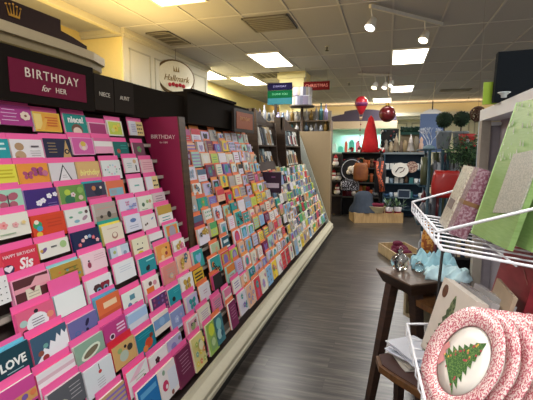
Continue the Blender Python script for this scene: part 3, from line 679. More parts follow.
put(11, 0, c, 'lavender card with purple bird above the flat bottom row', dz=.02)
def low(k, card, label, **kw): HAND.append((card, label, kw))
c = C(.17, .18, '1d74b8', .012); c.disc(.5, .4, .1, '101820').rect(.1, .7, .9, .85, '60a8d8')
low(2, c, 'strong blue card in the bottom row near the frame edge')
c = C(.17, .18, 'eee8e8', .012, 'f0e8d0'); c.disc(.3, .45, .17, 'd03868').disc(.35, .4, .07, 'f4e8ec').rect(.5, .15, 1, .8, 'dfe4f0').disc(.3, .85, .08, '88a890').disc(.6, .1, .08, '905048')
low(1, c, 'white bottom row card with a raspberry red flower')
c = C(.17, .20, '6e1d48', .014, 'a04068'); c.lines(.2, .3, .85, .9, 6, 'b888a0', .22)
low(0, c, 'tall maroon purple card with pale script in the bottom row')

c = C(.165, .15, 'd98a80', .014, 'e8a098'); c.lines(.2, .3, .85, .8, 4, 'b8a898', .3).flower(.5, .35, .14, 'c8b8a8')
low(0, c, 'salmon pink card with grey script above the turquoise cat card')
c = C(.15, .13, '1c9aa8', .012); c.disc(.35, .3, .13, '10141c').lines(.4, .6, .9, .85, 2, '50c0c8', .3)
low(0, c, 'turquoise card with a small black cat shape below the salmon card')
c = C(.15, .21, 'e4d890', .012, 'f0e8c0')
for i in range(9): c.flower(.22 + .28 * (i % 3), .2 + .3 * (i // 3), .12, ['f0d850', 'e89060', 'b8c868', '88b8a8'][i % 4], 'f4f0e0')
c.disc(.5, .7, .2, 'f0e8c0')
low(0, c, 'yellow floral patchwork card in the bottom row right of the maroon one')
c = C(.14, .21, '9cbf5c', .012, 'c8d8a0'); c.disc(.5, .75, .3, 'd4e040').rect(.2, .1, .8, .5, '8ab070').disc(.5, .35, .2, 'c0d8a0')
low(0, c, 'tall lime green card in the bottom row')
c = C(.14, .2, '3c8090', .012); c.disc(.5, .7, .3, '88c8c0').disc(.4, .35, .26, 'a8d0d0').disc(.7, .3, .15, '205870')
low(0, c, 'tall sea blue patterned card in the bottom row', env='ee7a4c')
c = C(.14, .2, '84205c', .012); c.lines(.2, .3, .85, .85, 5, 'b880a0', .25)
low(0, c, 'tall plum card with pale script after the sea blue card', env='ee7a4c')
c = C(.15, .14, 'e0b830', .012, '604020'); c.lines(.1, .2, .9, .85, 3, '302818', .5)
low(0, c, 'golden yellow card with bold dark strokes beyond the divider', env='ee7a4c')
c = C(.15, .14, '14141a', .02, 'c84878'); 
low(0, c, 'solid black card beyond the divider near the lower rows', env='ee7a4c')
c = C(.15, .16, 'e8e4ec', .01); c.lines(.3, .4, .7, .7, 2, 'c8a0b8', .3)
low(0, c, 'tall white card with tiny pink mark left of the solid black card', env='ee7a4c')
c = C(.15, .13, '14586c', .012, 'e8ecec'); c.rect(.2, .45, .85, .7, 'd8e4e8').rect(0, 0, 1, .16, 'e8ecec')
low(0, c, 'dark teal card with white block lettering shapes beyond the divider', env='ee7a4c')
c = C(.15, .16, 'b4c8a0', .01); c.flowers if False else None; c.flower(.6, .6, .16, 'd8a890').lines(.2, .15, .7, .35, 2, '708860', .3)
low(0, c, 'sage card with a soft peach bloom left of the dark teal card', env='ee7a4c')
PXS = [(13,118),(44,124),(74,125),(96,133),(113,130),(134,130),
 (2,152),(23,153),(55,150),(80,148),(103,148),(118,151),(138,152),
 (4,178),(30,176),(62,175),(87,172),(110,170),(130,167),(146,168),
 (9,203),(38,203),(73,200),(95,196),(115,192),(136,189),(152,187),
 (12,227),(46,226),(75,220),(104,213),(127,208),(145,206),(158,201),
 (20,262),(52,255),(85,241),(113,238),(131,224),(148,224),
 (2,290),(24,291),(62,277),(92,263),(119,256),(139,247),(156,243),
 (68,303),(98,288),(122,271),(146,266),(161,253),
 (35,320),(80,330),(104,307),(131,300),(150,287),(158,304),
 (14,360),(45,345),(110,333),(136,320),(159,322),
 (55,377),(85,353),(121,352),(148,336),(167,325),(190,326),
 (20,395),(70,391),(97,374),(135,376),(158,360),(172,347),
 (147,397),(167,385),(186,373),
 (168,273),(173,296),(200,358),(212,340),(224,328),(233,317),(199,275),(215,281),(203,291),(224,243),(214,250)]

ORD = ['top', 'second', 'third', 'fourth', 'fifth', 'sixth', 'seventh', 'eighth', 'ninth', 'tenth', 'eleventh', 'twelfth', 'bottom']
HL = []
for (cd3, lab, kw), (px, py) in zip(HAND, PXS):
    q = slopeHit(px, py); HL.append([round((1.735 - q.z) / PITCH), q.y, q.z, cd3, lab, kw])
for it in HL:
    if it[0] > 12: it[0] = 12
for r in range(NR):
    rowc = sorted([h for h in HL if h[0] == r], key=lambda h: h[1])
    for _ in range(30):
        for a_, b_ in zip(rowc, rowc[1:]):
            gap = (a_[3].w + b_[3].w) / 2 + .008 - (b_[1] - a_[1])
            if gap > 0: a_[1] -= gap / 2; b_[1] += gap / 2
HY = {r: [] for r in range(NR)}
for r, Y, z, cd3, lab, kw in HL:
    zc = 1.73 - PITCH * r
    kw = {k_: v_ for k_, v_ in kw.items() if k_ != 'dz'}
    dz = max(-.02, min(.045, z - zc + .004)) if r < 12 else .03
    if r < 12:
        f_ = .76 if cd3.h > .12 else .84
        cd3.mb.v = [(v[0], v[1], v[2] * f_) for v in cd3.mb.v]; cd3.h *= f_
        kw.setdefault('envup', .03)
    if 2.5 < Y < 2.6: Y = 2.5
    lab = re.sub(r'(,| in)( the)? (top|second|third|fourth|fifth|sixth|seventh|eighth|ninth|tenth|eleventh|bottom) row( left end)?', '', lab)
    lab = re.sub('bottom row card', 'card', lab) + ', ' + ORD[r] + ' row'
    place(r, Y, cd3, lab, dz=dz, **kw); HY[r].append((Y, cd3.w))

# --- the other pockets: designs from families
NUM = ['first', 'second', 'third', 'fourth', 'fifth', 'sixth', 'seventh', 'eighth', 'ninth', 'tenth', 'eleventh', 'twelfth', 'thirteenth', 'fourteenth', 'fifteenth', 'sixteenth']
CN = {'f0eeea': 'white', 'ece6d4': 'cream', 'e9e4f2': 'white', 'cbbfe4': 'lavender', '8a70c0': 'violet', '3d2a78': 'deep purple', 'f0c0a0': 'peach', 'e88a3c': 'orange', 'f0d040': 'yellow',
      '2aa0a0': 'teal', 'a8d8c8': 'mint', '58b068': 'green', 'c4d860': 'lime', '203050': 'navy', '181a20': 'black', 'd83848': 'red', 'e880a8': 'pink', '88b8e0': 'sky blue', '7a2050': 'burgundy',
      'b8b0a8': 'grey', 'c8a878': 'tan', '4a6a88': 'slate blue'}
def fam(kind, cd_, acc, acc2):
    rnd = random.uniform
    if kind == 'script': cd_.lines(.15, .25, .85, .8, random.randint(3, 5), acc, .3)
    elif kind == 'flower': cd_.flower(rnd(.35, .6), rnd(.4, .6), .26, acc, acc2, 6); cd_.flower(.8, .75, .12, acc2, acc)
    elif kind == 'flowers':
        for _ in range(5): cd_.flower(rnd(.15, .85), rnd(.15, .85), rnd(.08, .16), random.choice((acc, acc2)), 'f0e0a0')
    elif kind == 'heart': cd_.heart(.5, .55, .3, acc)
    elif kind == 'dots':
        for i in range(12): cd_.disc(.14 + .24 * (i % 4), .2 + .3 * (i // 4), .06, acc if i % 2 else acc2, 8)
    elif kind == 'stripes':
        for i in range(4): cd_.rect(0, .1 + .22 * i, 1, .2 + .22 * i, acc)
    elif kind == 'picture': cd_.rect(.1, .12, .9, .9, acc); cd_.disc(.5, .5, .24, acc2); cd_.rect(.1, .12, .9, .3, acc2)
    elif kind == 'butterfly': cd_.butterfly(.5, .5, .3, acc)
    elif kind == 'panel': cd_.rect(0, .55, 1, 1, acc); cd_.lines(.2, .15, .8, .45, 2, acc2, .3)
    elif kind == 'circle': cd_.disc(.5, .5, .34, acc, 16); cd_.disc(.5, .5, .22, acc2, 12)
    elif kind == 'vase': cd_.rect(.35, .08, .65, .45, acc); cd_.flower(.5, .68, .22, acc2, acc, 6)
FAMK = ['script'] * 4 + ['flowers'] * 4 + ['picture'] * 2 + ['flower', 'heart', 'dots', 'stripes', 'butterfly', 'panel', 'panel', 'circle', 'vase']
FAMW = {'script': 'script lines', 'flower': 'big flower', 'flowers': 'scattered flowers', 'heart': 'heart', 'dots': 'rows of dots', 'stripes': 'stripes', 'picture': 'framed picture',
        'butterfly': 'butterfly', 'panel': 'coloured upper half', 'circle': 'round motif', 'vase': 'flower vase'}
PAL = {1: ['f0eeea', 'f0eeea', 'ece6d4', 'e880a8', 'a8d8c8', 'c8a878', 'cbbfe4', 'f0c0a0', '2aa0a0'],
       2: ['f0eeea', 'f0eeea', 'f0eeea', 'ece6d4', 'e9e4f2', 'e9e4f2', 'e9e4f2', 'cbbfe4', 'cbbfe4', '8a70c0', 'f0c0a0', 'f0d040', 'a8d8c8', '2aa0a0', '88b8e0', 'b8b0a8', 'ece6d4', 'd83848', '7a2050', 'c4d860'],
       3: ['f0eeea', 'f0eeea', 'ece6d4', '203050', '181a20', '58b068', 'd83848', 'c8a878', '2aa0a0', 'f0d040', 'b8b0a8', '4a6a88', '88b8e0', 'c4d860', 'e9e4f2']}
ACC = ['8a70c0', 'a898c8', '9ab0c8', 'd83848', '2aa0a0', '58b068', 'e88a3c', '4a6a88', 'c05890', '88b8e0', 'c4a040', '181a20', 'e880a8', '7a5040', 'f0eeea', 'a8a0b0']
def random_card(sec, bg, simple=False):
    wd = random.choice([.13, .15, .165, .178]); hh = random.uniform(.105, .135)
    cdd = C(wd, hh, bg, random.choice([.008, .012, .018]), random.choice(['e8e4da', 'd8d0c4', bg, 'e0c8b8']))
    kd = random.choice(FAMK); a1 = random.choice([q for q in ACC if q != bg]); a2 = random.choice([q for q in ACC if q not in (bg, a1)])
    fam(kd, cdd, a1, a2)
    return cdd, kd
slots = []
for r in range(NR):
    iv = sorted([(yy - ww / 2, yy + ww / 2) for yy, ww in HY[r]] + [(2.53 if r < 8 else 2.70, 9)])
    cur = iv[0][0] if r < 12 else iv[0][0]
    lo = iv[0][0]
    while lo > .35: lo -= .195; slots.append((1, r, max(0, round((2.43 - lo - .09) / .195)), lo + .09))
    end = iv[0][1]
    for a_, b_ in iv[1:]:
        n_ = int((a_ - end) / .155)
        for q_ in range(n_):
            yy = end + (q_ + .5) * (a_ - end) / n_
            slots.append((1, r, -1 if yy > 2.5 else max(0, round((2.43 - yy) / .195)), yy))
        end = max(end, b_)
    Y = 2.80; k = 0
    while Y < 4.78: slots.append((2, r, k, Y)); Y += .195; k += 1
    Y = 5.02; k = 0
    while Y < 7.68:
        if r > 3 or Y > 7.6: slots.append((3, r, k, Y))
        Y += .195; k += 1
# keep clear of the hand matched cards
good = []
for s in slots:
    if s[0] == 2 and any(abs(s[3] - yy) - ww / 2 < .07 for yy, ww in HY[s[1]]): continue
    z = 1.73 - PITCH * s[1]; p = toPx(Vector((slopeX(z), s[3], z)))
    if not (-12 < p[0] < 345 and 60 < p[1] < 412): continue
    if s[0] == 2 and s[3] > 4.5 and s[1] < 1: pass
    good.append((( Vector((slopeX(z), s[3], z)) - O).length, s))
good.sort()
rest = []
for d, (sec, r, k, Y) in good:
    if ncard >= 300: rest.append((sec, r, k, Y)); continue
    bg = random.choice(PAL[sec]); cdd, kd = random_card(sec, bg)
    dz = random.uniform(-.012, .03)
    if sec == 1:
        lab = '%s card with %s in pink section, %s row, %s left of burgundy divider' % (CN[bg], FAMW[kd], ORD[r], NUM[k]) if k >= 0 else '%s card with %s, %s row, just below the tip of burgundy divider' % (CN[bg], FAMW[kd], ORD[r]); env = PK; grp = 'greeting cards in pink section'
    elif sec == 2:
        lab = '%s card with %s, %s row, %s place right of burgundy divider' % (CN[bg], FAMW[kd], ORD[r], NUM[k])
        env = random.choice(['ee7a4c', 'f08a5c', 'ec6a48', 'f09a50'] if not (r > 8 and k < 3) else [PK, 'ee7a4c', PK]); grp = 'greeting cards in orange section'
    else:
        lab = '%s card with %s, %s row, %s place past the small purple sign' % (CN[bg], FAMW[kd], ORD[r], NUM[k])
        env = random.choice(['e8c8a0', 'ece6d4', 'ee9a6c', 'b8c8a0', 'd8d4cc']); grp = 'greeting cards past the purple sign'
    if r == 12:
        cdd.h = .19; dz = .03
        cdd = C(random.choice([.15, .165]), random.uniform(.17, .2), bg, .012); fam(kd, cdd, random.choice(ACC), random.choice(ACC))
    place(r, Y, cdd, lab, env=env, group=grp, dz=dz, envup=random.choice([.022, .03, .038]) if sec == 1 else random.choice([.016, .022, .03]) if sec == 2 else random.choice([.006, .015, .02]))
# farthest cards: one object
mb = MB()
for (sec, r, k, Y) in rest:
    bg = random.choice(PAL[3]); cdd, kd = random_card(3, bg)
    zc = 1.73 - PITCH * r; top = zc + .055; zb = top - cdd.h * math.cos(LEAN); xb = slopeX(zc) + .02 + (zc - zb) * math.tan(LEAN)
    T = Matrix.LocRotScale(Vector((xb, Y, max(zb, .2))), Euler((-LEAN, 0, PI / 2)), Vector((1, 1, 1)))
    o = len(mb.v)
    mb.v += [tuple(T @ Vector(v)) for v in cdd.mb.v]
    for f, mi_ in zip(cdd.mb.f, cdd.mb.m): mb.f.append([i + o for i in f]); mb.m.append(mb.mi(cdd.mb.mats[mi_])); mb.sm.append(False)
    th = max(v[1] for v in cdd.mb.v)
    mb.box((-cdd.w / 2, th + .001, 0), (cdd.w / 2, th + .004, cdd.h + .018), M(random.choice(['e8c8a0', 'ece6d4', 'ee9a6c', 'b8c8a0']), .5, noise=0), T)
if mb.v: tag(mb.build('distant_cards'), 'farthest small greeting cards filling the far end of the sloping rack', 'greeting cards', kind='stuff')

# ------------------------------------------------------------------ book towers on the rack
def tower(xl, xe, xr, ytop, Y, lab, wh):
    a = atY(xe, 140, Y); xf = a.x - 0.0
    z1 = atY(xe, ytop, Y).z; r = ray(xr, 140); Yr = xf * r.y / r.x
    z0 = 1.3
    t = empty('book_tower', (xf, Y, z0), lab, 'display shelf', 'brown book towers above the far cards')
    wd = wood('2d2018', '4a3626', 0.45, 6, (1, 1, 8))
    xb = xf - 0.17
    part(MB().prism([(xb, Y, z0), (xf + 0.05, Y, z0), (xf, Y, z1 - 0.02), (xf - 0.02, Y, z1), (xb, Y, z1)], (0, 0.03, 0), wd), 'side_panel', t)
    part(MB().prism([(xb, Yr, z0), (xf + 0.05, Yr, z0), (xf, Yr, z1 - 0.14), (xb, Yr, z1 - 0.14)], (0, 0.03, 0), wd), 'side_panel', t)
    part(MB().box((xb - 0.02, Y, z0), (xb, Yr, z1 - 0.14), wd), 'back_panel', t)
    L = Yr - Y; pts = [(xf - 0.03, Y + L * i / 8, z1 - 0.14 * (0.5 - 0.5 * math.cos(PI * min(1, i / 6)))) for i in range(9)]
    part(MB().prism([(xf - 0.03, Y, z1 - 0.2)] + [(xf - 0.03, Yr, z1 - 0.2)] + list(reversed(pts)), (-0.03, 0, 0), wd), 'curved_crest', t)
    lv = [z0 + 0.04, z0 + 0.37]
    for q, zz in enumerate(lv):
        part(MB().box((xb, Y + 0.03, zz - 0.02), (xf + 0.02, Yr, zz), wd), 'shelf', t)
        n = 7
        for j in range(n):
            yy = Y + 0.06 + j * (L - 0.1) / n; hh = random.uniform(.22, .28); cc = random.choice(['e8e4dc', 'd8dce0', '303840', 'e0d8c8', '5a7a80', 'f0ece4', 'c8b898', '88a0a8'])
            ln = 0.05
            bm = MB().prism([(xb + 0.06, yy, zz + 0.001), (xf, yy, zz + 0.001), (xf - ln, yy, zz + hh), (xb + 0.04, yy, zz + hh)], (0, (L - 0.1) / n * 0.8, 0), M(cc, .5, noise=0))
            tw = (L - 0.1) / n * 0.8
            cl = {'e8e4dc': 'ivory', 'd8dce0': 'pale grey', '303840': 'dark slate', 'e0d8c8': 'beige', '5a7a80': 'teal grey', 'f0ece4': 'white', 'c8b898': 'tan', '88a0a8': 'blue grey'}[cc]
            o = tag(bm.build('boxed_card_set', origin=(xf - .05, yy, zz)), '%s boxed card set, %s on the %s shelf of the %s book tower' % (cl, NUM[j], ['lower', 'upper'][q], wh), 'boxed cards', 'boxed sets in the book towers')
            lb = MB().prism([(xf + .001, yy + tw * .2, zz + .03), (xf + .001 - ln * .7, yy + tw * .2, zz + .03 + hh * .6), (xf + .001 - ln * .7, yy + tw * .8, zz + .03 + hh * .6), (xf + .001, yy + tw * .8, zz + .03)], (0.003, 0, 0), M(random.choice(['a03040', '40504a', 'f0f0ec', 'b08040', '304060']), .5, noise=0))
            rel(lb.build('printed_cover'), o)
tower(246, 256, 275, 108, 5.1, 'nearer brown wooden book tower with curved crest on the rack', 'nearer')
tower(275, 284, 299, 117, 6.35, 'farther brown wooden book tower with curved crest on the rack', 'farther')

# ------------------------------------------------------------------ oval hanging sign on the soffit
sp = atD(176, 77, 6.75)
nv = Vector((0.91, -0.41, 0)).normalized(); rv = Vector((0.41, 0.91, 0)).normalized(); uv = Vector((0, 0, 1))
t = empty('oval_wall_sign', sp, 'oval cream sign with gold rim and red flowers hung on the cream soffit', 'sign')
T = Matrix(((rv.x, 0, nv.x, sp.x), (rv.y, 0, nv.y, sp.y), (0, 1, 0, sp.z), (0, 0, 0, 1)))
def oval(r1, r2, z0_, z1_, m, n=32):
    mb_ = MB(); vs = [T @ Vector((r1 * math.cos(2 * PI * i / n), r2 * math.sin(2 * PI * i / n), z0_)) for i in range(n)]
    return mb_.prism(vs, nv * (z1_ - z0_), m)
part(oval(.40, .285, -.17, .0, M('5c4620', .45, .4)), 'gold_rim', t)
part(oval(.365, .255, .0, .012, M('d9d3ba', .25, coat=.5)), 'sign_face', t)
text('Hallmark', .14, M('7a6228', .4, .3), t, T @ Matrix.Translation((0.0, -.03, .016)), shear=.3, extr=.003)
fl = MB()
for i in range(5): fl.ball(T @ Vector((-.14 + .07 * i, -.14 + .012 * (i % 2), .015)), .034, M('b02030', .5), 8, 6)
part(fl, 'red_flowers', t)
fl = MB()
for i in (-1, 0, 1): fl.prism([T @ Vector((i * .04 - .02, .08, .014)), T @ Vector((i * .04 + .02, .08, .014)), T @ Vector((i * .055, .17, .014))], nv * .003, M('7a6228', .4, .3))
part(fl, 'crown_emblem', t)
part(MB().tube([sp + Vector((0, 0, .27)), Vector((sp.x, sp.y, CEIL))], .004, M('7a7264', .4, .5)), 'hanging_wire', t)

# ------------------------------------------------------------------ hanging signs over the far end of the rack
YS = 8.5
def hang_panel(x0, y0, x1, y1, Y, col, name, t, th=.03):
    a = atY(x0, y0, Y); b = atY(x1, y1, Y)
    return part(MB().box((a.x, Y, b.z), (b.x, Y + th, a.z), M(col, .9, noise=.02, spec=.05)), name, t), a, b
t = empty('hanging_sign', atY(279, 82, YS), 'three tier hanging sign, navy over green over teal, above the far rack', 'sign')
for (y0, y1, cc, s) in ((83.5, 89.5, '14122a', 'EVERYDAY'), (91, 97.5, '0b4226', 'THANK YOU'), (98.5, 104, '2c5c64', '')):
    o, a, b = hang_panel(267.5, y0, 292, y1, YS, cc, 'sign_tier', t)
    if s: text(s, .06, M('6a6690' if cc == '14122a' else '4a9068', .5), t, frameT(((a.x + b.x) / 2, YS - .002, (a.z + b.z) / 2), (1, 0, 0), (0, 0, 1)))
a = atY(275.5, 104, YS); b = atY(275.5, 135, YS)
part(MB().box((a.x - .03, YS, b.z - .3), (a.x + .03, YS + .03, a.z), M('2a2018', .5)), 'sign_post', t)
t = empty('hanging_sign', atY(315, 82, 8.4), 'long dark red sign hung right of the yellow column', 'sign')
o, a, b = hang_panel(303.5, 82, 329.5, 89.5, 8.4, '4a1210', 'sign_face', t)
text('CHRISTMAS', .09, M('b06050', .5), t, frameT(((a.x + b.x) / 2, 8.398, (a.z + b.z) / 2), (1, 0, 0), (0, 0, 1)))
part(MB().tube([(a.x + .04, 8.415, a.z), (a.x + .04, 8.415, CEIL)], .004, M('8a8478')).tube([(b.x - .04, 8.415, a.z), (b.x - .04, 8.415, CEIL)], .004, M('8a8478')), 'hanging_wire', t)

# spinner of small cards
sp = atY(302, 110, 8.25)
t = empty('card_spinner', (sp.x, 8.25, 0), 'tall spinner rack packed with small silver cards by the yellow column', 'spinner rack')
za = atY(302, 88, 8.25).z; zb = atY(302, 106, 8.25).z
part(MB().lathe([(.22, 0), (.22, .03), (.04, .06), (.03, zb)], M('3a2c20', .5), 16, Matrix.Translation((sp.x, 8.25, 0))), 'spinner_post', t)
part(MB().lathe([(.25, zb - .03), (.27, zb), (.22, zb + .01)], M('3a3430', .5), 16, Matrix.Translation((sp.x, 8.25, 0))), 'spinner_tray', t)
m = MB()
for i in range(22):
    an = 2 * PI * i / 22
    for q in range(2):
        hh = (za - zb) / 2; T = Matrix.Translation((sp.x, 8.25, zb + .012 + q * hh)) @ Matrix.Rotation(an, 4, 'Z')
        m.box((.19, -.028, 0), (.2, .028, hh - .015), M(random.choice(['888894', '787084', 'a0a0a4', '585868', '807868']), .4, noise=0), T)
tag(part(m, 'small_card', t), kind='stuff')
# glass and ornament shelf beyond the rack end
gd = M('6a5a48', .5)
t = empty('ornament_shelf', atY(300, 130, 8.6) * 1, 'shelf unit of silver and white trinkets behind the book towers', 'display shelf')
L0 = atY(255, 130, 8.6).x; L1 = atY(331, 130, 8.6).x
zs_ = [1.97, 2.21]
for zz in zs_: part(MB().box((L0, 8.36, zz - .02), (L1, 8.62, zz), gd), 'shelf', t)
part(MB().box((L0, 8.62, 0), (L1, 8.66, 2.42), M('8a8272', .6)), 'back_panel', t)
part(MB().box((L0 - .03, 8.36, 0), (L0, 8.66, 2.21), gd), 'side_panel', t); part(MB().box((L1, 8.36, 0), (L1 + .03, 8.66, 2.21), gd), 'side_panel', t)
cols = [('9a9ea8', 'silver'), ('8c84a8', 'lilac'), ('b8b8b8', 'white'), ('5a6878', 'blue grey'), ('806838', 'gold'), ('407078', 'aqua'), ('4c4458', 'smoky purple')]
for q, zz in enumerate(zs_):
    for i in range(16):
        x = L0 + .06 + i * (L1 - L0 - .1) / 15.5
        if abs(x - sp.x) < .0: continue
        cc, cn = random.choice(cols); hh = random.uniform(.15, .22) if q == 0 else random.uniform(.16, .36); T = Matrix.Translation((x, 8.46, zz)); kd = random.choice(['tree', 'vase', 'bottle'])
        if kd == 'tree': prof = [(.03, 0), (.03, .02), (.01, .025), (.055, .03), (.03, hh * .5), (.038, hh * .5), (.001, hh)]
        elif kd == 'vase': prof = [(.03, 0), (.05, hh * .3), (.045, hh * .6), (.02, hh * .8), (.035, hh)]
        else: prof = [(.04, 0), (.042, hh * .6), (.015, hh * .75), (.015, hh)]
        tag(MB().lathe(prof, M(cc, .2, .3, noise=0), 12, T).build('glass_' + kd, origin=(x, 8.46, zz)), '%s glass %s, %s along the %s shelf behind the rack end' % (cn, kd, NUM[i], ['lower', 'upper'][q]), 'ornament', 'trinkets on the shelf behind the rack')

# ------------------------------------------------------------------ far canopy with lit shelf
YC = 12.6
t = empty('canopy_fixture', (atY(365, 130, YC).x, YC, 0), 'distant wall unit with curved purple canopy over a brightly lit shelf', 'wall unit')
pts = [(330, 122), (330, 117), (344, 114), (344.5, 111.5), (352, 110), (362, 109.3), (373, 109.6), (384, 111), (396, 114), (397, 122)]
part(MB().prism([atY(x, y, YC) for x, y in pts], (0, .12, 0), M('453c4e', .6)), 'canopy_board', t)
a = atY(330, 122, YC); b = atY(397, 128, YC)
part(MB().box((a.x, YC - .1, b.z), (b.x, YC + .6, a.z), M('c8b498', .6)), 'canopy_cornice', t)
part(MB().box((a.x, YC + .55, 0), (b.x, YC + .62, b.z), M('a8d8cc', .5)), 'back_panel', t)
part(MB().box((a.x, YC, 0), (b.x, YC + .55, 1.05), M('3a342c', .6)), 'base_cabinet', t)
part(MB().box((a.x, YC + .1, 1.5), (b.x, YC + .55, 1.53), M('b8d0c8', .5)), 'shelf', t)
x = a.x + .06; i = 0
while x < b.x - .05:
    wv = random.uniform(.08, .16); hh = random.uniform(.16, .38); cc, cn = random.choice([('c8e8e0', 'pale mint'), ('e87890', 'pink'), ('50b8a8', 'turquoise'), ('e8e0d8', 'white'), ('d86050', 'coral'), ('88c8d8', 'aqua')])
    for zz, wh in ((1.53, 'upper'), (1.05, 'lower')):
        hb = min(hh, .4)
        o = tag(MB().prism([(x, YC + .2, zz), (x + wv, YC + .2, zz), (x + wv, YC + .2, zz + hb * .8), (x + wv * .7, YC + .2, zz + hb), (x + wv * .3, YC + .2, zz + hb), (x, YC + .2, zz + hb * .8)], (0, .1, 0), M(cc, .5, noise=0)).build('gift_bag', origin=(x, YC + .25, zz)), '%s gift bag, %s along the %s shelf beneath the far canopy' % (cn, NUM[min(i, 15)], wh), 'gift bag', 'gift bags under the far canopy')
    x += wv + .05; i += 1
# ------------------------------------------------------------------ hanging ornaments
CR = M('7a1018', .25, .3, coat=.6)
d = 8.9
p = atD(387.2, 114, d); pt = Vector((p.x, p.y, CEIL))
t = empty('hanging_bauble', p, 'large dark red bauble hanging from the ceiling over the aisle', 'ornament')
part(MB().ball(p, .18, M('5a1018', .3, .2, coat=.6, noise=.2, scale=12), 20, 12), 'bauble_globe', t)
part(MB().lathe([(.045, .17), (.045, .23), (.03, .235)], M('b89850', .3, .8), 12, Matrix.Translation(p)), 'bauble_cap', t)
part(MB().tube([p + Vector((0, 0, .22)), p + Vector((.05, 0, .3)), p + Vector((.02, 0, .4)), p + Vector((0, 0, .45)), pt], .012, M('a89a80', .4, .4)), 'hanging_hook', t)
p = atD(361.3, 105, d - .3); 
t = empty('hanging_balloon', p, 'small red hot air balloon ornament hanging left of the bauble', 'ornament')
T = Matrix.Translation(p)
part(MB().lathe([(.03, -.2), (.06, -.15), (.12, -.03), (.135, .05), (.12, .12), (.07, .17), (.001, .185)], M('a81828', .4, coat=.3), 16, T), 'balloon_envelope', t)
part(MB().lathe([(.122, -.03), (.14, .02), (.139, .045)], M('6a2858', .4), 16, T), 'balloon_band', t)
part(MB().lathe([(.025, -.31), (.032, -.25)], M('b09070', .6), 10, T).tube([p + Vector((.03, 0, -.25)), p + Vector((.045, 0, -.18))], .003, M('b09070')).tube([p + Vector((-.03, 0, -.25)), p + Vector((-.045, 0, -.18))], .003, M('b09070')), 'balloon_basket', t)
part(MB().tube([p + Vector((0, 0, .18)), Vector((p.x, p.y, CEIL))], .003, M('8a8478')), 'hanging_wire', t)
bd = MB(); q = p + Vector((0, 0, -.31))
for i in range(5): bd.ball(q + Vector((random.uniform(-.05, .02), 0, -.1 - i * .12)), .018, M('7a1830', .4), 8, 6)
bd.tube([q, q + Vector((-.02, 0, -.62))], .003, M('5a5048'))
part(bd, 'bead_string', t)

# banner
p0 = atD(420.5, 114, 9.9); YB = p0.y; a = atY(420.5, 114, YB); b = atY(442, 152, YB)
t = empty('hanging_banner', a, 'slate blue banner hanging by a hook behind the grey topiary pots', 'banner')
part(MB().box((a.x, YB, b.z), (b.x, YB + .02, a.z), M('5b7098', .7)), 'banner_cloth', t)
mx_ = (a.x + b.x) / 2
part(MB().prism([(a.x + .02, YB, a.z), (b.x - .02, YB, a.z), (b.x - .1, YB, a.z + .07), (mx_ + .05, YB, a.z + .12), (mx_ - .05, YB, a.z + .12), (a.x + .1, YB, a.z + .07)], (0, .05, 0), M('d8d8d8', .5)), 'banner_hanger', t)
part(MB().tube([(mx_, YB, a.z + .1), (mx_, YB, a.z + .3)], .015, M('4a443c', .5)).tube([(mx_, YB, a.z + .3), (mx_ + .04, YB, CEIL)], .008, M('c8c0a8', .5)), 'hanging_hook', t)
# woven ball
p = atD(478, 114, 4.4)
t = empty('woven_ball', p, 'brown woven twig ball hanging just left of the white shelf top', 'ornament')
m = MB(); bm_ = M('4a3024', .7)
for i in range(14):
    ax = Vector((random.gauss(0, 1), random.gauss(0, 1), random.gauss(0, 1))).normalized(); u = ax.orthogonal().normalized(); v = ax.cross(u)
    m.tube([p + (u * math.cos(k * PI / 10) + v * math.sin(k * PI / 10)) * .08 for k in range(20)], .006, bm_, 5, closed=True)
part(m, 'twig_weave', t)
part(MB().tube([p + Vector((0, 0, .08)), Vector((p.x, p.y, CEIL))], .0015, M('8a8478')), 'hanging_wire', t)

# ------------------------------------------------------------------ mid shop displays
OAK = wood('a8875a', 'c4a474', .5, 5, (8, 1, 1))
def plinth(x0, x1, ybot, hgt, dep, lab):
    a = atZ(x0, ybot, 0); b = atZ(x1, ybot, 0); d_ = Vector((.2, 1, 0)).normalized() * dep
    d_ = (Vector((-(b - a).y, (b - a).x, 0)).normalized()) * dep
    return tag(MB().hexa([a, b, b + d_, a + d_] + [q + Vector((0, 0, hgt)) for q in (a, b, b + d_, a + d_)], OAK).build('display_plinth', origin=a), lab, 'plinth'), a, b, d_
pl, PA, PB, PD = plinth(354, 403, 223, .22, .55, 'low pale wood plinth under the blue throw and potted poinsettias')
pl2, QA, QB, QD = plinth(340, 357, 209.5, .22, .5, 'small pale wood plinth farther back beside the tan rack end panel')
def mid(x, y, d): return atD(x, y, d)
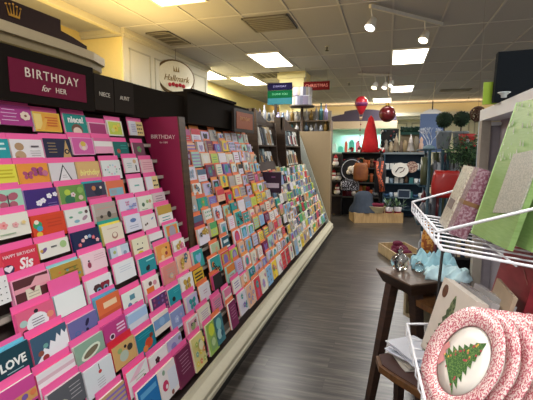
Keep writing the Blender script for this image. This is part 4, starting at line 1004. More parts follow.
# dark round gondola
pz = (PA + PB) / 2 + PD * .6
gx = mid(362, 180, 9.9)
t = empty('display_tower', (gx.x - .15, gx.y, 0), 'black display tower carrying Christmas plush and the red tree', 'display tower')
a = atY(343, 150, gx.y); b = atY(382, 150, gx.y)
part(MB().box((a.x, gx.y, .0), (b.x, gx.y + .05, 1.55), M('191719', .7)), 'back_panel', t)
for zz in (.45, .8, 1.15, 1.52): part(MB().box((a.x, gx.y - .3, zz), (b.x, gx.y, zz + .025), M('3a3632', .6)), 'shelf', t)
part(MB().box((a.x, gx.y - .3, 0), (a.x + .03, gx.y, 1.545), M('221f20', .6)), 'side_panel', t)
part(MB().box((b.x - .03, gx.y - .3, 0), (b.x, gx.y, 1.545), M('221f20', .6)), 'side_panel', t)
tw0, tw1 = a.x + .06, b.x - .06
GT = [('plush_bear', 'brown', '5a3a28'), ('plush_bear', 'white', 'cfc8c0'), ('gift_tin', 'red', '8a1c24'), ('gift_tin', 'green', '2a4a34'), ('gift_tin', 'gold', '9a7838'), ('plush_bear', 'grey', '6a6a70'), ('fabric_roll', 'black', '1c1c22'), ('fabric_roll', 'burgundy', '5a1828'), ('fabric_roll', 'orange', '9a4a20')]
for q, zz in enumerate((.475, .825, 1.175)):
    for i in range(11):
        nm, cn, cc = random.choice(GT); x = tw0 + i * (tw1 - tw0) / 10; y_ = gx.y - .15; hh = random.uniform(.14, .26); T = Matrix.Translation((x, y_, zz)); m_ = M(cc, .7, noise=.1)
        if nm == 'plush_bear': mb_ = MB().ball((x, y_, zz + .065), .065, m_, 10, 7).ball((x, y_, zz + .16), .048, m_, 10, 7).ball((x - .035, y_, zz + .2), .016, m_, 7, 5).ball((x + .035, y_, zz + .2), .016, m_, 7, 5)
        elif nm == 'gift_tin': mb_ = MB().lathe([(.05, 0), (.05, hh * .8), (.054, hh * .8), (.054, hh), (.0001, hh + .005)], m_, 14, T)
        else: mb_ = MB().lathe([(.03, 0), (.045, .01), (.045, hh), (.03, hh + .01), (.0001, hh + .01)], m_, 12, T)
        tag(mb_.build(nm, origin=(x, y_, zz)), '%s %s, %s from left on the %s shelf of the black tower' % (cn, nm.replace('_', ' '), NUM[i], ['lower', 'middle', 'upper'][q]), 'gift', 'goods on the black display tower')
# ring sign
def at_o(x, y, dy=0): return atY(x, y, gx.y - dy)
c0 = at_o(352, 170, .38)
t = empty('ring_sign', c0, 'round black sign with a white ring on the dark tower', 'sign')
R0 = .30
def ringT(c): return frameT(c, (1, 0, 0), (0, 0, 1))
part(MB().prism([c0 + Vector((R0 * math.cos(i * PI / 14), 0, R0 * math.sin(i * PI / 14))) for i in range(28)], (0, .02, 0), M('16141a', .6)), 'sign_disc', t)
part(MB().tube([c0 + Vector((R0 * .82 * math.cos(i * PI / 14), -.006, R0 * .82 * math.sin(i * PI / 14))) for i in range(28)], .01, M('a8a8b4', .5), 5, closed=True), 'white_ring', t)
m = MB()
for dx, dz, s_ in ((-.02, .02, .08), (.06, .06, .06), (-.07, -.05, .06), (.03, -.06, .05)): m.ball(c0 + Vector((dx, -.03, dz)), s_, M('d0c4b4', .8), 10, 7)
part(m, 'cream_motif', t)
# items
def blob(name, pts, m, lab, cat, group=None, origin=None, n=10):
    mb_ = MB()
    for (p, r, sz) in pts: mb_.ball(p, r, m, n, 7, sz, .08)
    return tag(mb_.build(name, origin=origin or pts[0][0]), lab, cat, group)
def bag(name, x0, y0, x1, y1, d, m, lab, handle=True, sway=.0, cat='bag', hm=None):
    a = atD((x0 + x1) / 2, (y0 + y1) / 2, d); Y = a.y; A = atY(x0, y0, Y); B = atY(x1, y1, Y); w_ = B.x - A.x; h_ = A.z - B.z; dp = w_ * .35
    t_ = empty(name, ((A.x + B.x) / 2, Y, B.z), lab, cat)
    n = 10; vs = []
    prof = [(0.8, 0), (1, .12), (1.02, .5), (.92, .85), (.8, 1)]
    mb_ = MB(); rings = []
    cx = (A.x + B.x) / 2
    for s_, v in prof:
        ring = []
        for k in range(16):
            an = 2 * PI * k / 16; ca, sa = math.cos(an), math.sin(an)
            ring.append(Vector((cx + s_ * w_ / 2 * (abs(ca) ** .6) * (1 if ca > 0 else -1), Y + s_ * dp / 2 * (abs(sa) ** .6) * (1 if sa > 0 else -1) + random.uniform(-.004, .004), B.z + v * h_ + (random.uniform(-.01, .01) if v == 1 else 0))))
        rings.append(ring)
    vs = [v for r_ in rings for v in r_]
    fs = [(i * 16 + k, i * 16 + (k + 1) % 16, (i + 1) * 16 + (k + 1) % 16, (i + 1) * 16 + k) for i in range(4) for k in range(16)]
    fs += [tuple(reversed(range(16))), tuple(range(64, 80))]
    mb_.add(vs, fs, m, True); part(mb_, 'bag_body', t_)
    if handle:
        part(MB().tube([(cx + w_ * .3 * math.cos(k * PI / 8), Y, A.z - .01 + h_ * .3 * math.sin(k * PI / 8)) for k in range(9)], w_ * .03, hm or m), 'bag_handle', t_)
    return t_
bag('shoulder_bag', 353.5, 163, 368, 181, 9.0, wood('6a3418', '8a5020', .5, 8, (1, 1, 1)), 'brown and amber shoulder bag hanging at the dark tower')
# person like scarf bust -> draped scarf on stand
c1 = atD(380, 178, 8.9)
t = empty('scarf_stand', (c1.x, c1.y, .22), 'black scarf stand with an orange patterned scarf beside blue shelves', 'scarf stand')
zt_ = atD(380, 158, 8.9).z; zb_ = atD(380, 194, 8.9).z
T = Matrix.Translation((c1.x, c1.y, 0))
part(MB().lathe([(.1, .22), (.1, .24), (.015, .26), (.015, zb_ + .02), (.11, zb_ + .03), (.13, (zt_ + zb_) / 2), (.12, zt_ - .15), (.05, zt_ - .08), (.055, zt_), (.001, zt_ + .02)], M('1c1a20', .7), 14, T), 'stand_form', t)
part(MB().tube([(c1.x - .07, c1.y - .09, zt_ - .08), (c1.x - .05, c1.y - .14, zt_ - .3), (c1.x + .02, c1.y - .16, zt_ - .5), (c1.x + .06, c1.y - .15, zt_ - .72)], [.03, .035, .045, .06], speckle('c85a34', '3a1a1c', 40, .5), 8).tube([(c1.x + .05, c1.y - .1, zt_ - .06), (c1.x + .03, c1.y - .13, zt_ - .3), (c1.x - .01, c1.y - .14, zt_ - .48)], [.025, .03, .035], speckle('c85a34', '3a1a1c', 40, .5), 8), 'scarf', t)
# blue throw over a chair
c1 = PA.lerp(PB, .22) + PD * .35 + Vector((0, 0, .22))
mb_ = MB(); prof = [(.3, 0), (.27, .1), (.2, .22), (.2, .38), (.12, .46), (.001, .48)]
vs = []; n = 28
for r_, z_ in prof:
    for k in range(n): an = 2 * PI * k / n; f_ = 1 + (.13 * math.sin(k * 2.3) if z_ < .3 else .03 * math.sin(k * 1.7)); vs.append(c1 + Vector((r_ * f_ * math.cos(an), r_ * f_ * math.sin(an) * .7, z_)))
mb_.add(vs, [(i * n + k, i * n + (k + 1) % n, (i + 1) * n + (k + 1) % n, (i + 1) * n + k) for i in range(5) for k in range(n)], M('39424f', .9, noise=.15, scale=14), True)
tag(mb_.build('draped_throw', origin=c1), 'slate blue throw draped in folds on the low wood plinth', 'throw')
c1 = PA.lerp(PB, .5) + PD * .3 + Vector((0, 0, .22))
def towel(c, w_, d_, h_, m, lab, name='folded_cloth', rz=0.0, layers=4, cat='cloth', group=None):
    mb_ = MB(); 
    for i in range(layers):
        z0_ = c.z + i * h_ / layers; T = Matrix.Translation((c.x + random.uniform(-.01, .01), c.y, z0_)) @ Matrix.Rotation(rz + random.uniform(-.1, .1), 4, 'Z')
        N = 12; top = []; 
        vs = []
        for zz, s_ in ((0, .93), (.25, 1), (.75, 1), (1, .93)):
            for k in range(N * 2):
                an = PI * k / N; ca, sa = math.cos(an), math.sin(an)
                vs.append(T @ Vector((s_ * w_ / 2 * (abs(ca) ** .35) * (1 if ca > 0 else -1), s_ * d_ / 2 * (abs(sa) ** .35) * (1 if sa > 0 else -1), zz * h_ / layers * .96 + random.uniform(-.1, .1) * h_ / layers * (zz > .5))))
        K = N * 2
        mb_.add(vs, [(j * K + k, j * K + (k + 1) % K, (j + 1) * K + (k + 1) % K, (j + 1) * K + k) for j in range(3) for k in range(K)] + [tuple(reversed(range(K))), tuple(range(3 * K, 4 * K))], m, True)
    return tag(mb_.build(name, origin=c), lab, cat, group)
towel(c1, .3, .25, .2, M('6a1830', .9, noise=.15), 'folded maroon cloth stack on the low wood plinth')
# coiled grey rope basket
c1 = PA.lerp(PB, .47) + PD * .08 + Vector((0, 0, .22))
m = MB()
for i in range(7): m.tube([c1 + Vector(((.12 + .01 * i) * math.cos(k * PI / 9), (.07 + .006 * i) * math.sin(k * PI / 9), .015 + i * .02)) for k in range(18)], .011, M('a89a78', .8), 5, closed=True)
tag(m.build('wicker_basket', origin=c1), 'small coiled straw basket at the front of the low plinth', 'basket')
for i, fr in enumerate((.72, .9)):
    c1 = PA.lerp(PB, fr) + PD * .12 + Vector((0, 0, .22))
    t = empty('potted_plant', c1, ['leafy plant in a white pot, left of the plinth pair', 'leafy plant in a white pot at the right end of the plinth'][i], 'plant', 'potted plants on the plinth')
    part(MB().lathe([(.07, 0), (.075, .03), (.09, .12)], M('d8d0d0', .4), 14, Matrix.Translation(c1)).lathe([(.072, .0), (.08, .035)], M('8a2030', .5), 14, Matrix.Translation(c1)), 'pot', t)
    lf = MB()
    for k in range(40):
        an = random.uniform(0, 2 * PI); el = random.uniform(.2, 1.4); L_ = random.uniform(.12, .3); d_ = Vector((math.cos(an) * math.cos(el), math.sin(an) * math.cos(el), math.sin(el))); s_ = d_.cross(Vector((0, 0, 1))).normalized() * .03
        b0 = c1 + Vector((0, 0, .1)); lf.add([b0 + d_ * L_ * .4, b0 + d_ * L_ * .7 + s_, b0 + d_ * L_, b0 + d_ * L_ * .7 - s_], [(0, 1, 2, 3)], M(random.choice(['3f5a3c', '5f7a58', '8a98a0', '2f4a38']), .7))
    part(lf, 'foliage', t)
# basket with red flowers near small plinth
c1 = QA.lerp(QB, .45) + QD * .4 + Vector((0, 0, .22))
t = empty('flower_basket', c1, 'black basket of red flowers on the small back plinth', 'basket')
part(MB().lathe([(.15, 0), (.2, .2), (.19, .2)], M('141214', .8), 16, Matrix.Translation(c1)), 'basket_bowl', t)
m = MB()
for k in range(18): an = random.uniform(0, 6.28); rr = random.uniform(0, .16); m.ball(c1 + Vector((rr * math.cos(an), rr * math.sin(an), .22 + random.uniform(0, .08))), .03, M(random.choice(['7a1a20', '3a4a30', 'b8b0a8']), .7), 7, 5)
part(m, 'flower_heads', t)
c1 = atD(351, 186, 9.3)
bag('polka_bag', 340, 181, 359, 191, 9.2, speckle('141218', 'c8c4cc', 45, .56, .7), 'black and white spotted tote below the ring sign', handle=True)
def snowman(x, y, d, s, lab, hat='a01c24'):
    c = atD(x, y, d); t_ = empty('plush_snowman', c, lab, 'plush toy', 'plush snowmen by the rack end'); wm_ = M('d8d0c4', .9)
    part(MB().ball(c + Vector((0, 0, s)), s, wm_, 12, 8).ball(c + Vector((0, 0, s * 2.4)), s * .7, wm_, 12, 8), 'body', t_)
    part(MB().lathe([(s * .72, s * 2.7), (s * .6, s * 3.1), (s * .001, s * 4)], M(hat, .8), 12, Matrix.Translation(c)), 'hat', t_)
    part(MB().tube([c + Vector((s * .7 * math.cos(k * PI / 6), s * .7 * math.sin(k * PI / 6), s * 1.8)) for k in range(12)], s * .16, M(hat, .8), 6, closed=True), 'scarf', t_)
    return c
fz = atD(337, 178, 9.8)
t = empty('side_shelf', (fz.x, fz.y, 0), 'narrow dark shelf of plush toys right behind the tan end panel', 'display shelf')
a = atY(329, 170, fz.y + .15); b = atY(343, 170, fz.y + .15)
for zz in (.5, .85, 1.2): part(MB().box((a.x - .2, fz.y - .15, zz - .02), (b.x, fz.y + .15, zz), M('2c2420', .6)), 'shelf', t)
part(MB().box((a.x - .2, fz.y + .15, 0), (b.x, fz.y + .18, 1.5), M('2a1c1c', .6)), 'back_panel', t)
for i, (x, zz, lab, ht) in enumerate(((336, 1.2, 'white plush snowman with red hat, top of narrow shelf', 'a01c24'), (339.5, .85, 'white plush snowman with black hat, middle of narrow shelf', '202024'), (334.5, .85, 'plush snowman with red hat, middle left of narrow shelf', 'a01c24'), (338, .5, 'lowest plush snowman beside the tan end panel', '803040'))):
    p = atY(x, 150, fz.y); tt = snowman(x, 150, 9.8, .075, lab, ht); 
    for ch in [tt]: pass
    root = [o for o in COL.objects if o.name.startswith('plush_snowman')][-1]; root = bpy.data.objects[sorted([o.name for o in COL.objects if o.name.startswith('plush_snowman')])[-1]]
    root.location = (p.x, fz.y, zz)
# red tree with garland on top of dark tower
c1 = Vector((atY(370, 150, gx.y - .12).x, gx.y - .12, 1.545))
t = empty('red_tree', c1, 'tall bright red felt Christmas tree on top of the dark tower', 'christmas tree')
hh = atD(370, 116, 9.75).z - 1.545
mb_ = MB(); mb_.lathe([(.21, 0), (.18, hh * .3), (.13, hh * .6), (.06, hh * .92), (.001, hh)], M('b01018', .8, noise=.2, scale=16), 22, Matrix.Translation(c1), .07)
part(mb_, 'tree_cone', t)
for j, (x, lab) in enumerate(((353, 'left'), (381, 'right'))):
    pass
m = MB(); base = c1 + Vector((0, -.12, 0))
for k in range(60):
    xx = atY(random.uniform(349, 384), 150, gx.y - .2).x; m.ball((xx, gx.y - .22 + random.uniform(-.05, .05), 1.55 + random.uniform(.01, .1)), random.uniform(.02, .035), M(random.choice(['b01820', 'e8e0d8', '3a4a38', 'b01820']), .6), 6, 5)
tag(m.build('berry_garland', origin=base), 'red and white berry garland around the foot of the red tree', 'garland')
# wire trees on far dark tower
fy = 10.8
a = atY(381, 130, fy); b = atY(399, 130, fy)
t = empty('ornament_tower', ((a.x + b.x) / 2, fy, 0), 'dark ornament tower dotted with silver baubles right of the red tree', 'display tower')
part(MB().box((a.x, fy, 0), (b.x, fy + .3, atY(390, 129, fy).z), M('14181c', .7)), 'tower_body', t)
for k in range(46):
    pass
m = MB()
for k in range(60): m.ball((random.uniform(a.x, b.x), fy - .03, random.uniform(1.35, atY(390, 131, fy).z)), random.uniform(.015, .03), M(random.choice(['a8b4c0', '304858', '7a2028', '203a30', 'd0d0cc']), .3, .2, noise=0), 7, 5)
tag(part(m, 'small_bauble', t), kind='stuff')

# blue shelf unit with crockery
sy = 9.9
a = atY(384, 157, sy); b = atY(428, 157, sy)
t = empty('blue_shelf_unit', ((a.x + b.x) / 2, sy, 0), 'dark blue shelf unit of crockery behind the plinth plants', 'display shelf')
ztop = 1.5
part(MB().box((a.x, sy + .3, 0), (b.x, sy + .34, ztop), M('1e3448', .7)), 'back_panel', t)
part(MB().box((a.x - .03, sy, ztop), (b.x, sy + .34, ztop + .05), M('6a7478', .6)), 'top_board', t)
SH = [1.15, .82, .48, .2]
for zz in SH: part(MB().box((a.x, sy, zz - .02), (b.x, sy + .3, zz), M('34505e', .6)), 'shelf', t)
for xx in (a.x, b.x - .03): part(MB().box((xx, sy, 0), (xx + .03, sy + .3, ztop), M('2c4656', .6)), 'side_panel', t)
pc = atY(400, 170, sy - .06)
t = empty('decorated_plate', pc, 'white oval plate with dark brush motif propped on the blue shelves', 'plate')
part(MB().prism([pc + Vector((.19 * math.cos(k * PI / 14), 0, .17 * math.sin(k * PI / 14))) for k in range(28)], (0, .02, 0), M('d8d4cc', .4)), 'plate_body', t)
part(MB().tube([pc + Vector((-.1, -.006, -.05)), pc + Vector((-.03, -.006, .05)), pc + Vector((.06, -.006, .06))], .012, M('2a1c20', .5)).tube([pc + Vector((0, -.006, -.06)), pc + Vector((.07, -.006, -.02)), pc + Vector((.1, -.006, .04))], .01, M('5a2020', .5)), 'brush_motif', t)
pc = atY(412, 167, sy - .03)
tag(MB().prism([pc + Vector((.13 * math.cos(k * PI / 12), 0, .13 * math.sin(k * PI / 12))) for k in range(24)], (0, .02, 0), speckle('b09888', '6a4038', 30, .5, .5)).build('brown_plate', origin=pc), 'brownish round plate just behind the white oval plate', 'plate')
names = [('mug', 'pale blue'), ('mug', 'white'), ('jar', 'grey'), ('box', 'white'), ('bowl', 'blue'), ('jar', 'brown'), ('box', 'teal')]
ccol = {'pale blue': '9ab0c4', 'white': 'd0d0cc', 'grey': '7c8488', 'blue': '3c5c84', 'brown': '5a4438', 'teal': '2c6468'}
for q, zz in enumerate(SH[:3]):
    for i in range(8):
        x = a.x + .08 + i * (b.x - a.x - .14) / 7.5
        nm, cn = random.choice(names); m_ = M(ccol[cn], .4, noise=0); T = Matrix.Translation((x, sy + .12, zz))
        if nm == 'mug': mb_ = MB().lathe([(.035, 0), (.045, .01), (.045, .11), (.04, .11), (.04, .02)], m_, 12, T).tube([(x + .045, sy + .12, zz + .09), (x + .075, sy + .12, zz + .07), (x + .075, sy + .12, zz + .04), (x + .045, sy + .12, zz + .03)], .007, m_)
        elif nm == 'jar': mb_ = MB().lathe([(.04, 0), (.05, .06), (.045, .12), (.025, .14), (.03, .16)], m_, 12, T)
        elif nm == 'bowl': mb_ = MB().lathe([(.03, 0), (.055, .04), (.065, .07), (.06, .07), (.02, .015)], m_, 14, T)
        else: mb_ = MB().box((x - .045, sy + .06, zz), (x + .045, sy + .16, zz + .13), m_).box((x - .047, sy + .058, zz + .1), (x + .047, sy + .162, zz + .135), m_)
        tag(mb_.build('ceramic_' + nm if nm != 'box' else 'gift_box', origin=(x, sy + .1, zz)), '%s %s, %s from left on the %s blue shelf' % (cn, nm, NUM[i], ['upper', 'middle', 'lower'][q]), nm, 'crockery on the blue shelves')
# frame
pc = atY(404, 194, sy - .2)
t = empty('picture_frame', (pc.x, sy - .2, pc.z - .1), 'small silver picture frame standing before the blue shelves', 'picture frame')
f = MB(); fw_ = .14; fh_ = .1
for (u0, v0, u1, v1) in ((-fw_, -fh_, fw_, -fh_ + .02), (-fw_, fh_ - .02, fw_, fh_), (-fw_, -fh_, -fw_ + .02, fh_), (fw_ - .02, -fh_, fw_, fh_)): f.box((pc.x + u0, pc.y, pc.z + v0), (pc.x + u1, pc.y + .02, pc.z + v1), M('8a98a4', .4))
part(f, 'frame', t); part(MB().box((pc.x - fw_ + .01, pc.y + .01, pc.z - fh_ + .01), (pc.x + fw_ - .01, pc.y + .018, pc.z + fh_ - .01), M('1c2c40', .5)), 'picture', t)
part(MB().box((pc.x - .01, pc.y + .02, .221), (pc.x + .01, pc.y + .06, pc.z), M('5a6468', .4)), 'stand_strut', t)
# white trees etc on blue unit top
zz = ztop + .05
for i, (x, kd, cc, cn) in enumerate(((386, 'figure', '8a8478', 'grey'), (391, 'figure', 'a8987c', 'tan'), (396, 'tree', 'b8a890', 'beige'), (401, 'figure', '6a5a4c', 'brown'), (410.5, 'tree', 'dcd4d0', 'white'), (405, 'lantern', '8a7858', 'bronze'), (416, 'lantern', '706858', 'dull brown'), (421, 'figure', 'b89888', 'rose'))):
    x_ = atY(x, 150, sy + .1).x; hh = .42 if kd == 'tree' else random.uniform(.25, .42); T = Matrix.Translation((x_, sy + .12, zz))
    prof = {'tree': [(.02, 0), (.02, .03), (.1, .035), (.05, hh * .5), (.06, hh * .5), (.001, hh)], 'figure': [(.06, 0), (.05, hh * .5), (.03, hh * .65), (.045, hh * .8), (.001, hh)], 'lantern': [(.06, 0), (.06, hh * .75), (.03, hh * .9), (.02, hh)]}[kd]
    tag(MB().lathe(prof, M(cc, .6), 12, T).build('decor_' + kd, origin=(x_, sy + .1, zz)), '%s %s ornament standing on top of the blue shelf unit, %s from left' % (cn, kd, NUM[i]), 'ornament', 'ornaments on the blue unit')
a2 = atY(400.5, 130, sy + 1); b2 = atY(424, 130, sy + 1)
m = MB()
for k in range(120): m.ball((random.uniform(a2.x, b2.x), sy + 1 + random.uniform(-.04, .04), a2.z + random.uniform(-.03, .06)), .03, M('1c3a2e', .8), 6, 4)
m.box((a2.x, sy + 1, a2.z - .12), (b2.x, sy + 1.1, a2.z - .03), M('1e4a40', .7)).box((a2.x, sy + 1.05, 0), (a2.x + .05, sy + 1.1, a2.z), M('8a7a60', .7)).box((b2.x - .05, sy + 1.05, 0), (b2.x, sy + 1.1, a2.z), M('8a7a60', .7)).box((a2.x, sy + 1.12, .0), (b2.x, sy + 1.16, a2.z - .1), M('8a7a60', .7))
tag(m.build('garland_valance', origin=(a2.x, sy + 1, 0)), 'dark green garland on a brown stand behind the small ornaments', 'garland')

# crate on the floor with burgundy cloth
A = atZ(378, 252, 0); B = atZ(396, 264.5, 0); n_ = Vector((-(B - A).y, (B - A).x, 0)).normalized() * .42
t = empty('wooden_crate', A, 'open pale wooden crate on the floor holding burgundy cloth', 'crate')
wn = wood('a08860', 'c0a880', .6, 6, (5, 5, 1)); up_ = Vector((0, 0, .17))
def slab(p, q, th, z0_, z1_):
    d_ = (q - p).normalized(); s_ = Vector((-d_.y, d_.x, 0)) * th
    return MB().hexa([p + Vector((0, 0, z0_)), q + Vector((0, 0, z0_)), q + s_ + Vector((0, 0, z0_)), p + s_ + Vector((0, 0, z0_)), p + Vector((0, 0, z1_)), q + Vector((0, 0, z1_)), q + s_ + Vector((0, 0, z1_)), p + s_ + Vector((0, 0, z1_))], wn)
part(slab(A, B, .015, 0, .15), 'side_board', t); part(slab(A + n_, B + n_, .015, 0, .15), 'side_board', t)
part(slab(A, A + n_, -.015, 0, .15), 'side_board', t); part(slab(B, B + n_, .015, 0, .15), 'side_board', t)
part(MB().hexa([A, B, B + n_, A + n_] + [q + Vector((0, 0, .012)) for q in (A, B, B + n_, A + n_)], wn), 'crate_bottom', t)
cc = (A + B) / 2 + n_ * .5
pts = [(cc + (B - A) * random.uniform(-.32, .32) + n_ * random.uniform(-.25, .25) + Vector((0, 0, .08 + random.uniform(0, .1))), .08, .6) for _ in range(12)]
blob('burgundy_cloth', pts, M('5c1230', .9, noise=.2, scale=20), 'crumpled burgundy cloth heaped in the wooden crate', 'cloth')

# ------------------------------------------------------------------ teal metal rack, right of the aisle
ry = 3.55
TL = M('28424e', .5, .3)
xa = atY(408, 150, ry).x; xb_ = atY(462, 150, ry).x
t = empty('metal_rack', ((xa + xb_) / 2, ry, 0), 'blue grey metal rack full of small gifts right of the aisle', 'metal rack')
for xx in (xa + .17, xb_ - .1):
    for yy in (ry, ry + .38): part(MB().tube([(xx, yy, 0), (xx, yy, 1.6)], .013, TL, 8), 'rack_post', t)
part(MB().tube([(xa + .27, ry, 0), (xa + .27, ry, 1.6)], .012, TL, 8), 'rack_post', t)
RS = [.25, .62, .98, 1.3, 1.6]
for zz in RS:
    m = MB().tube([(xa + .1, ry, zz), (xb_, ry, zz), (xb_, ry + .38, zz), (xa + .1, ry + .38, zz)], .008, TL, 6, closed=True)
    for k in range(9): m.tube([(xa + .1 + k * (xb_ - xa - .1) / 8, ry, zz), (xa + .1 + k * (xb_ - xa - .1) / 8, ry + .38, zz)], .004, TL, 5)
    part(m, 'rack_shelf', t)
# dense dark trinkets
tk = ['black', 'grey', 'silver', 'dark red', 'olive', 'navy']
tkc = {'black': '16161c', 'grey': '5a5e66', 'silver': '9aa0a8', 'dark red': '5c1c24', 'olive': '4a5038', 'navy': '1c2c44'}
kk = 0
for q, zz in enumerate(RS[:4]):
    for i in range(14):
        x = xa + .14 + i * (xb_ - xa - .14) / 13.2; cn = random.choice(tk); hh = random.uniform(.16, .27); y_ = ry + .07 + .14 * (i % 2)
        T = Matrix.Translation((x, y_, zz + .008)); kd = random.choice(['candle', 'figurine', 'bottle'])
        prof = {'candle': [(.03, 0), (.03, hh), (.024, hh), (.004, hh - .01), (.003, hh + .02)], 'figurine': [(.035, 0), (.03, hh * .4), (.018, hh * .6), (.028, hh * .8), (.001, hh)], 'bottle': [(.028, 0), (.03, hh * .6), (.01, hh * .75), (.012, hh)]}[kd]
        tag(MB().lathe(prof, M(tkc[cn], .35, noise=0), 10, T).build('gift_' + kd, origin=(x, y_, zz)), '%s %s, %s from left on the %s shelf of the metal rack' % (cn, kd, NUM[i], ['lowest', 'second', 'third', 'fourth'][q]), 'gift', 'small gifts on the metal rack')
# topiary pots
for i, (x, yb, lab) in enumerate(((444.5, 120, 'green topiary ball in a grey pot, left of the pair'), (461.5, 119, 'green topiary ball in a grey pot, right of the pair'))):
    y_ = ry + .12 if i == 0 else ry + .26
    c1 = atY(x, yb, y_); base = Vector((c1.x, y_, 1.608))
    t = empty('topiary', base, lab, 'potted topiary', 'topiary balls on the metal rack')
    part(MB().lathe([(.045, 0), (.05, .01), (.062, .13), (.066, .135), (.066, .15), (.058, .15), (.055, .13)], M('747c80', .5, .3, noise=.15), 18, Matrix.Translation(base)), 'pot', t)
    part(MB().tube([base + Vector((0, 0, .12)), c1], .006, M('3a2a1c')), 'stem', t)
    m = MB().ball(c1, .062, M('0f2412', .9), 14, 10)
    for k in range(260):
        d_ = Vector((random.gauss(0, 1), random.gauss(0, 1), random.gauss(0, 1))).normalized(); s_ = d_.orthogonal().normalized() * .007
        m.add([c1 + d_ * .058 + s_, c1 + d_ * .058 - s_, c1 + d_ * .074], [(0, 1, 2)], M(random.choice(['16321a', '204224', '0e2210']), .8, noise=0))
    part(m, 'leaf_ball', t)
# white branch coral
base = Vector((atY(429, 148, ry + .05).x, ry + .05, 1.605))
t = empty('white_branches', base, 'frosted white branching twigs in front of the blue banner', 'branches')
m = MB()
def br_(p, d_, L_, r_, lv):
    q = p + d_ * L_; m.tube([p, q], [r_, r_ * .7], M('c8d0dc', .5, noise=0), 5)
    if lv: 
        for _ in range(3):
            br_(q, (d_ + Vector((random.uniform(-.8, .8), random.uniform(-.4, .4), random.uniform(-.2, .6)))).normalized(), L_ * .7, r_ * .65, lv - 1)
for dx in (-.3, 0, .3): br_(base, Vector((dx, 0, 1)).normalized(), .075, .004, 3)
part(m, 'twigs', t); part(MB().lathe([(.05, 0), (.05, .02), (.02, .035)], M('6a8490', .5), 12, Matrix.Translation(base)), 'base', t)
# dark bookcase behind the metal rack
by = 5.2; a = atY(441, 150, by); b = atY(492, 150, by); DB = M('1c1a1c', .7)
t = empty('dark_bookcase', ((a.x + b.x) / 2, by, 0), 'dark bookcase of dim goods behind the red handbag and evergreen', 'bookcase')
part(MB().box((a.x, by + .3, 0), (b.x, by + .33, 1.56), DB).box((a.x, by, 1.54), (b.x, by + .33, 1.57), DB), 'back_panel', t)
for xx in (a.x, b.x - .03): part(MB().box((xx, by, 0), (xx + .03, by + .3, 1.54), DB), 'side_panel', t)
for q, zz in enumerate((.3, .62, .94, 1.24)):
    part(MB().box((a.x + .03, by, zz - .02), (b.x - .03, by + .3, zz), DB), 'shelf', t)
    n = 9
    for i in range(n):
        x = a.x + .06 + i * (b.x - a.x - .12) / n; wv = (b.x - a.x - .12) / n * .8; hh = random.uniform(.12, .25)
        cc, cn = random.choice([('4a1c20', 'dark red'), ('2c3c30', 'dark green'), ('6a5c4c', 'brown'), ('8a8478', 'grey'), ('24344a', 'navy'), ('a09078', 'tan')])
        tag(MB().box((x, by + .05, zz), (x + wv, by + .2, zz + hh), M(cc, .6, noise=0)).box((x - .003, by + .047, zz + hh * .7), (x + wv + .003, by + .203, zz + hh * .78), M('b0a080', .5, noise=0)).build('gift_box', origin=(x, by + .05, zz)), '%s banded gift box, %s from left on the %s shelf of dark bookcase' % (cn, NUM[i], ['lowest', 'second', 'third', 'top'][q]), 'gift box', 'gift boxes in the dark bookcase')
# red bucket with little tree
base = Vector((atY(467, 145, ry + .1).x, ry + .1, 1.6)); 
t = empty('red_pot', base, 'red pot with a small white tree motif beneath the right topiary', 'pot')
part(MB().lathe([(.045, 0), (.05, .01), (.065, .1), (.07, .13), (.06, .13)], M('a01c1c', .5), 16, Matrix.Translation(base)), 'pot_body', t)
part(MB().lathe([(.035, .0), (.02, .05), (.024, .05), (.001, .1)], M('e0dcdc', .6), 10, Matrix.Translation(base + Vector((-.01, -.075, .0)))), 'white_tree', t)
# evergreen bush
cB = atY(469, 153, ry - .05)
t = empty('evergreen_spray', (cB.x, ry, 1.4), 'evergreen spray with red berries right of the metal rack', 'greenery')
lf = MB(); be = MB()
for k in range(1100):
    p = cB + Vector((random.gauss(0, .07), random.gauss(0, .05), random.gauss(0, .055))); d_ = Vector((random.gauss(0, 1), random.gauss(0, 1), random.gauss(0.3, 1))).normalized(); s_ = d_.orthogonal().normalized() * .005
    lf.add([p + s_, p - s_, p + d_ * .05], [(0, 1, 2)], M(random.choice(['24402a', '3a5a34', '4a6a40', '1a3020']), .8, noise=0))
part(lf, 'needles', t)
for k in range(5): part(MB().ball(cB + Vector((random.gauss(0, .07), -.06, random.gauss(0, .05))), .008, M('b02020', .4), 6, 5), 'berry', t)
part(MB().tube([cB + Vector((0, 0, .04)), Vector((cB.x + .02, ry, 1.31))], .008, M('3a2a1c')), 'stem', t)
# red handbag
bag('red_handbag', 432, 171, 461, 198, 3.12, M('9a1a14', .45, noise=.1, coat=.2), 'glossy red leather handbag hanging behind the white wire basket', cat='handbag', handle=False)
hb = [o for o in bpy.data.objects if o.name.startswith('red_handbag')][-1]; hz = atY(446, 171, hb.location.y).z
part(MB().tube([(hb.location.x - .04, hb.location.y, hz - .01), (hb.location.x - .03, 3.54, 1.31), (hb.location.x + .03, 3.54, 1.31), (hb.location.x + .04, hb.location.y, hz - .01)], .005, M('5c100c', .5)), 'bag_strap', hb)
def vase(x, y0, y1, d, m, r, lab, name='patterned_vase'):
    b = atD(x, y1, d); tz = atY(x, y0, b.y).z; hh = tz - b.z
    return tag(MB().lathe([(r * .7, 0), (r, hh * .3), (r * .95, hh * .6), (r * .6, hh * .85), (r * .75, hh)], m, 16, Matrix.Translation(b)).build(name, origin=b), lab, 'vase')

vs_ = vase(427, 222, 256, 2.95, speckle('8a4418', 'c89040', 40, .5, .5), .045, 'tall rust and gold patterned vase under the wire basket')

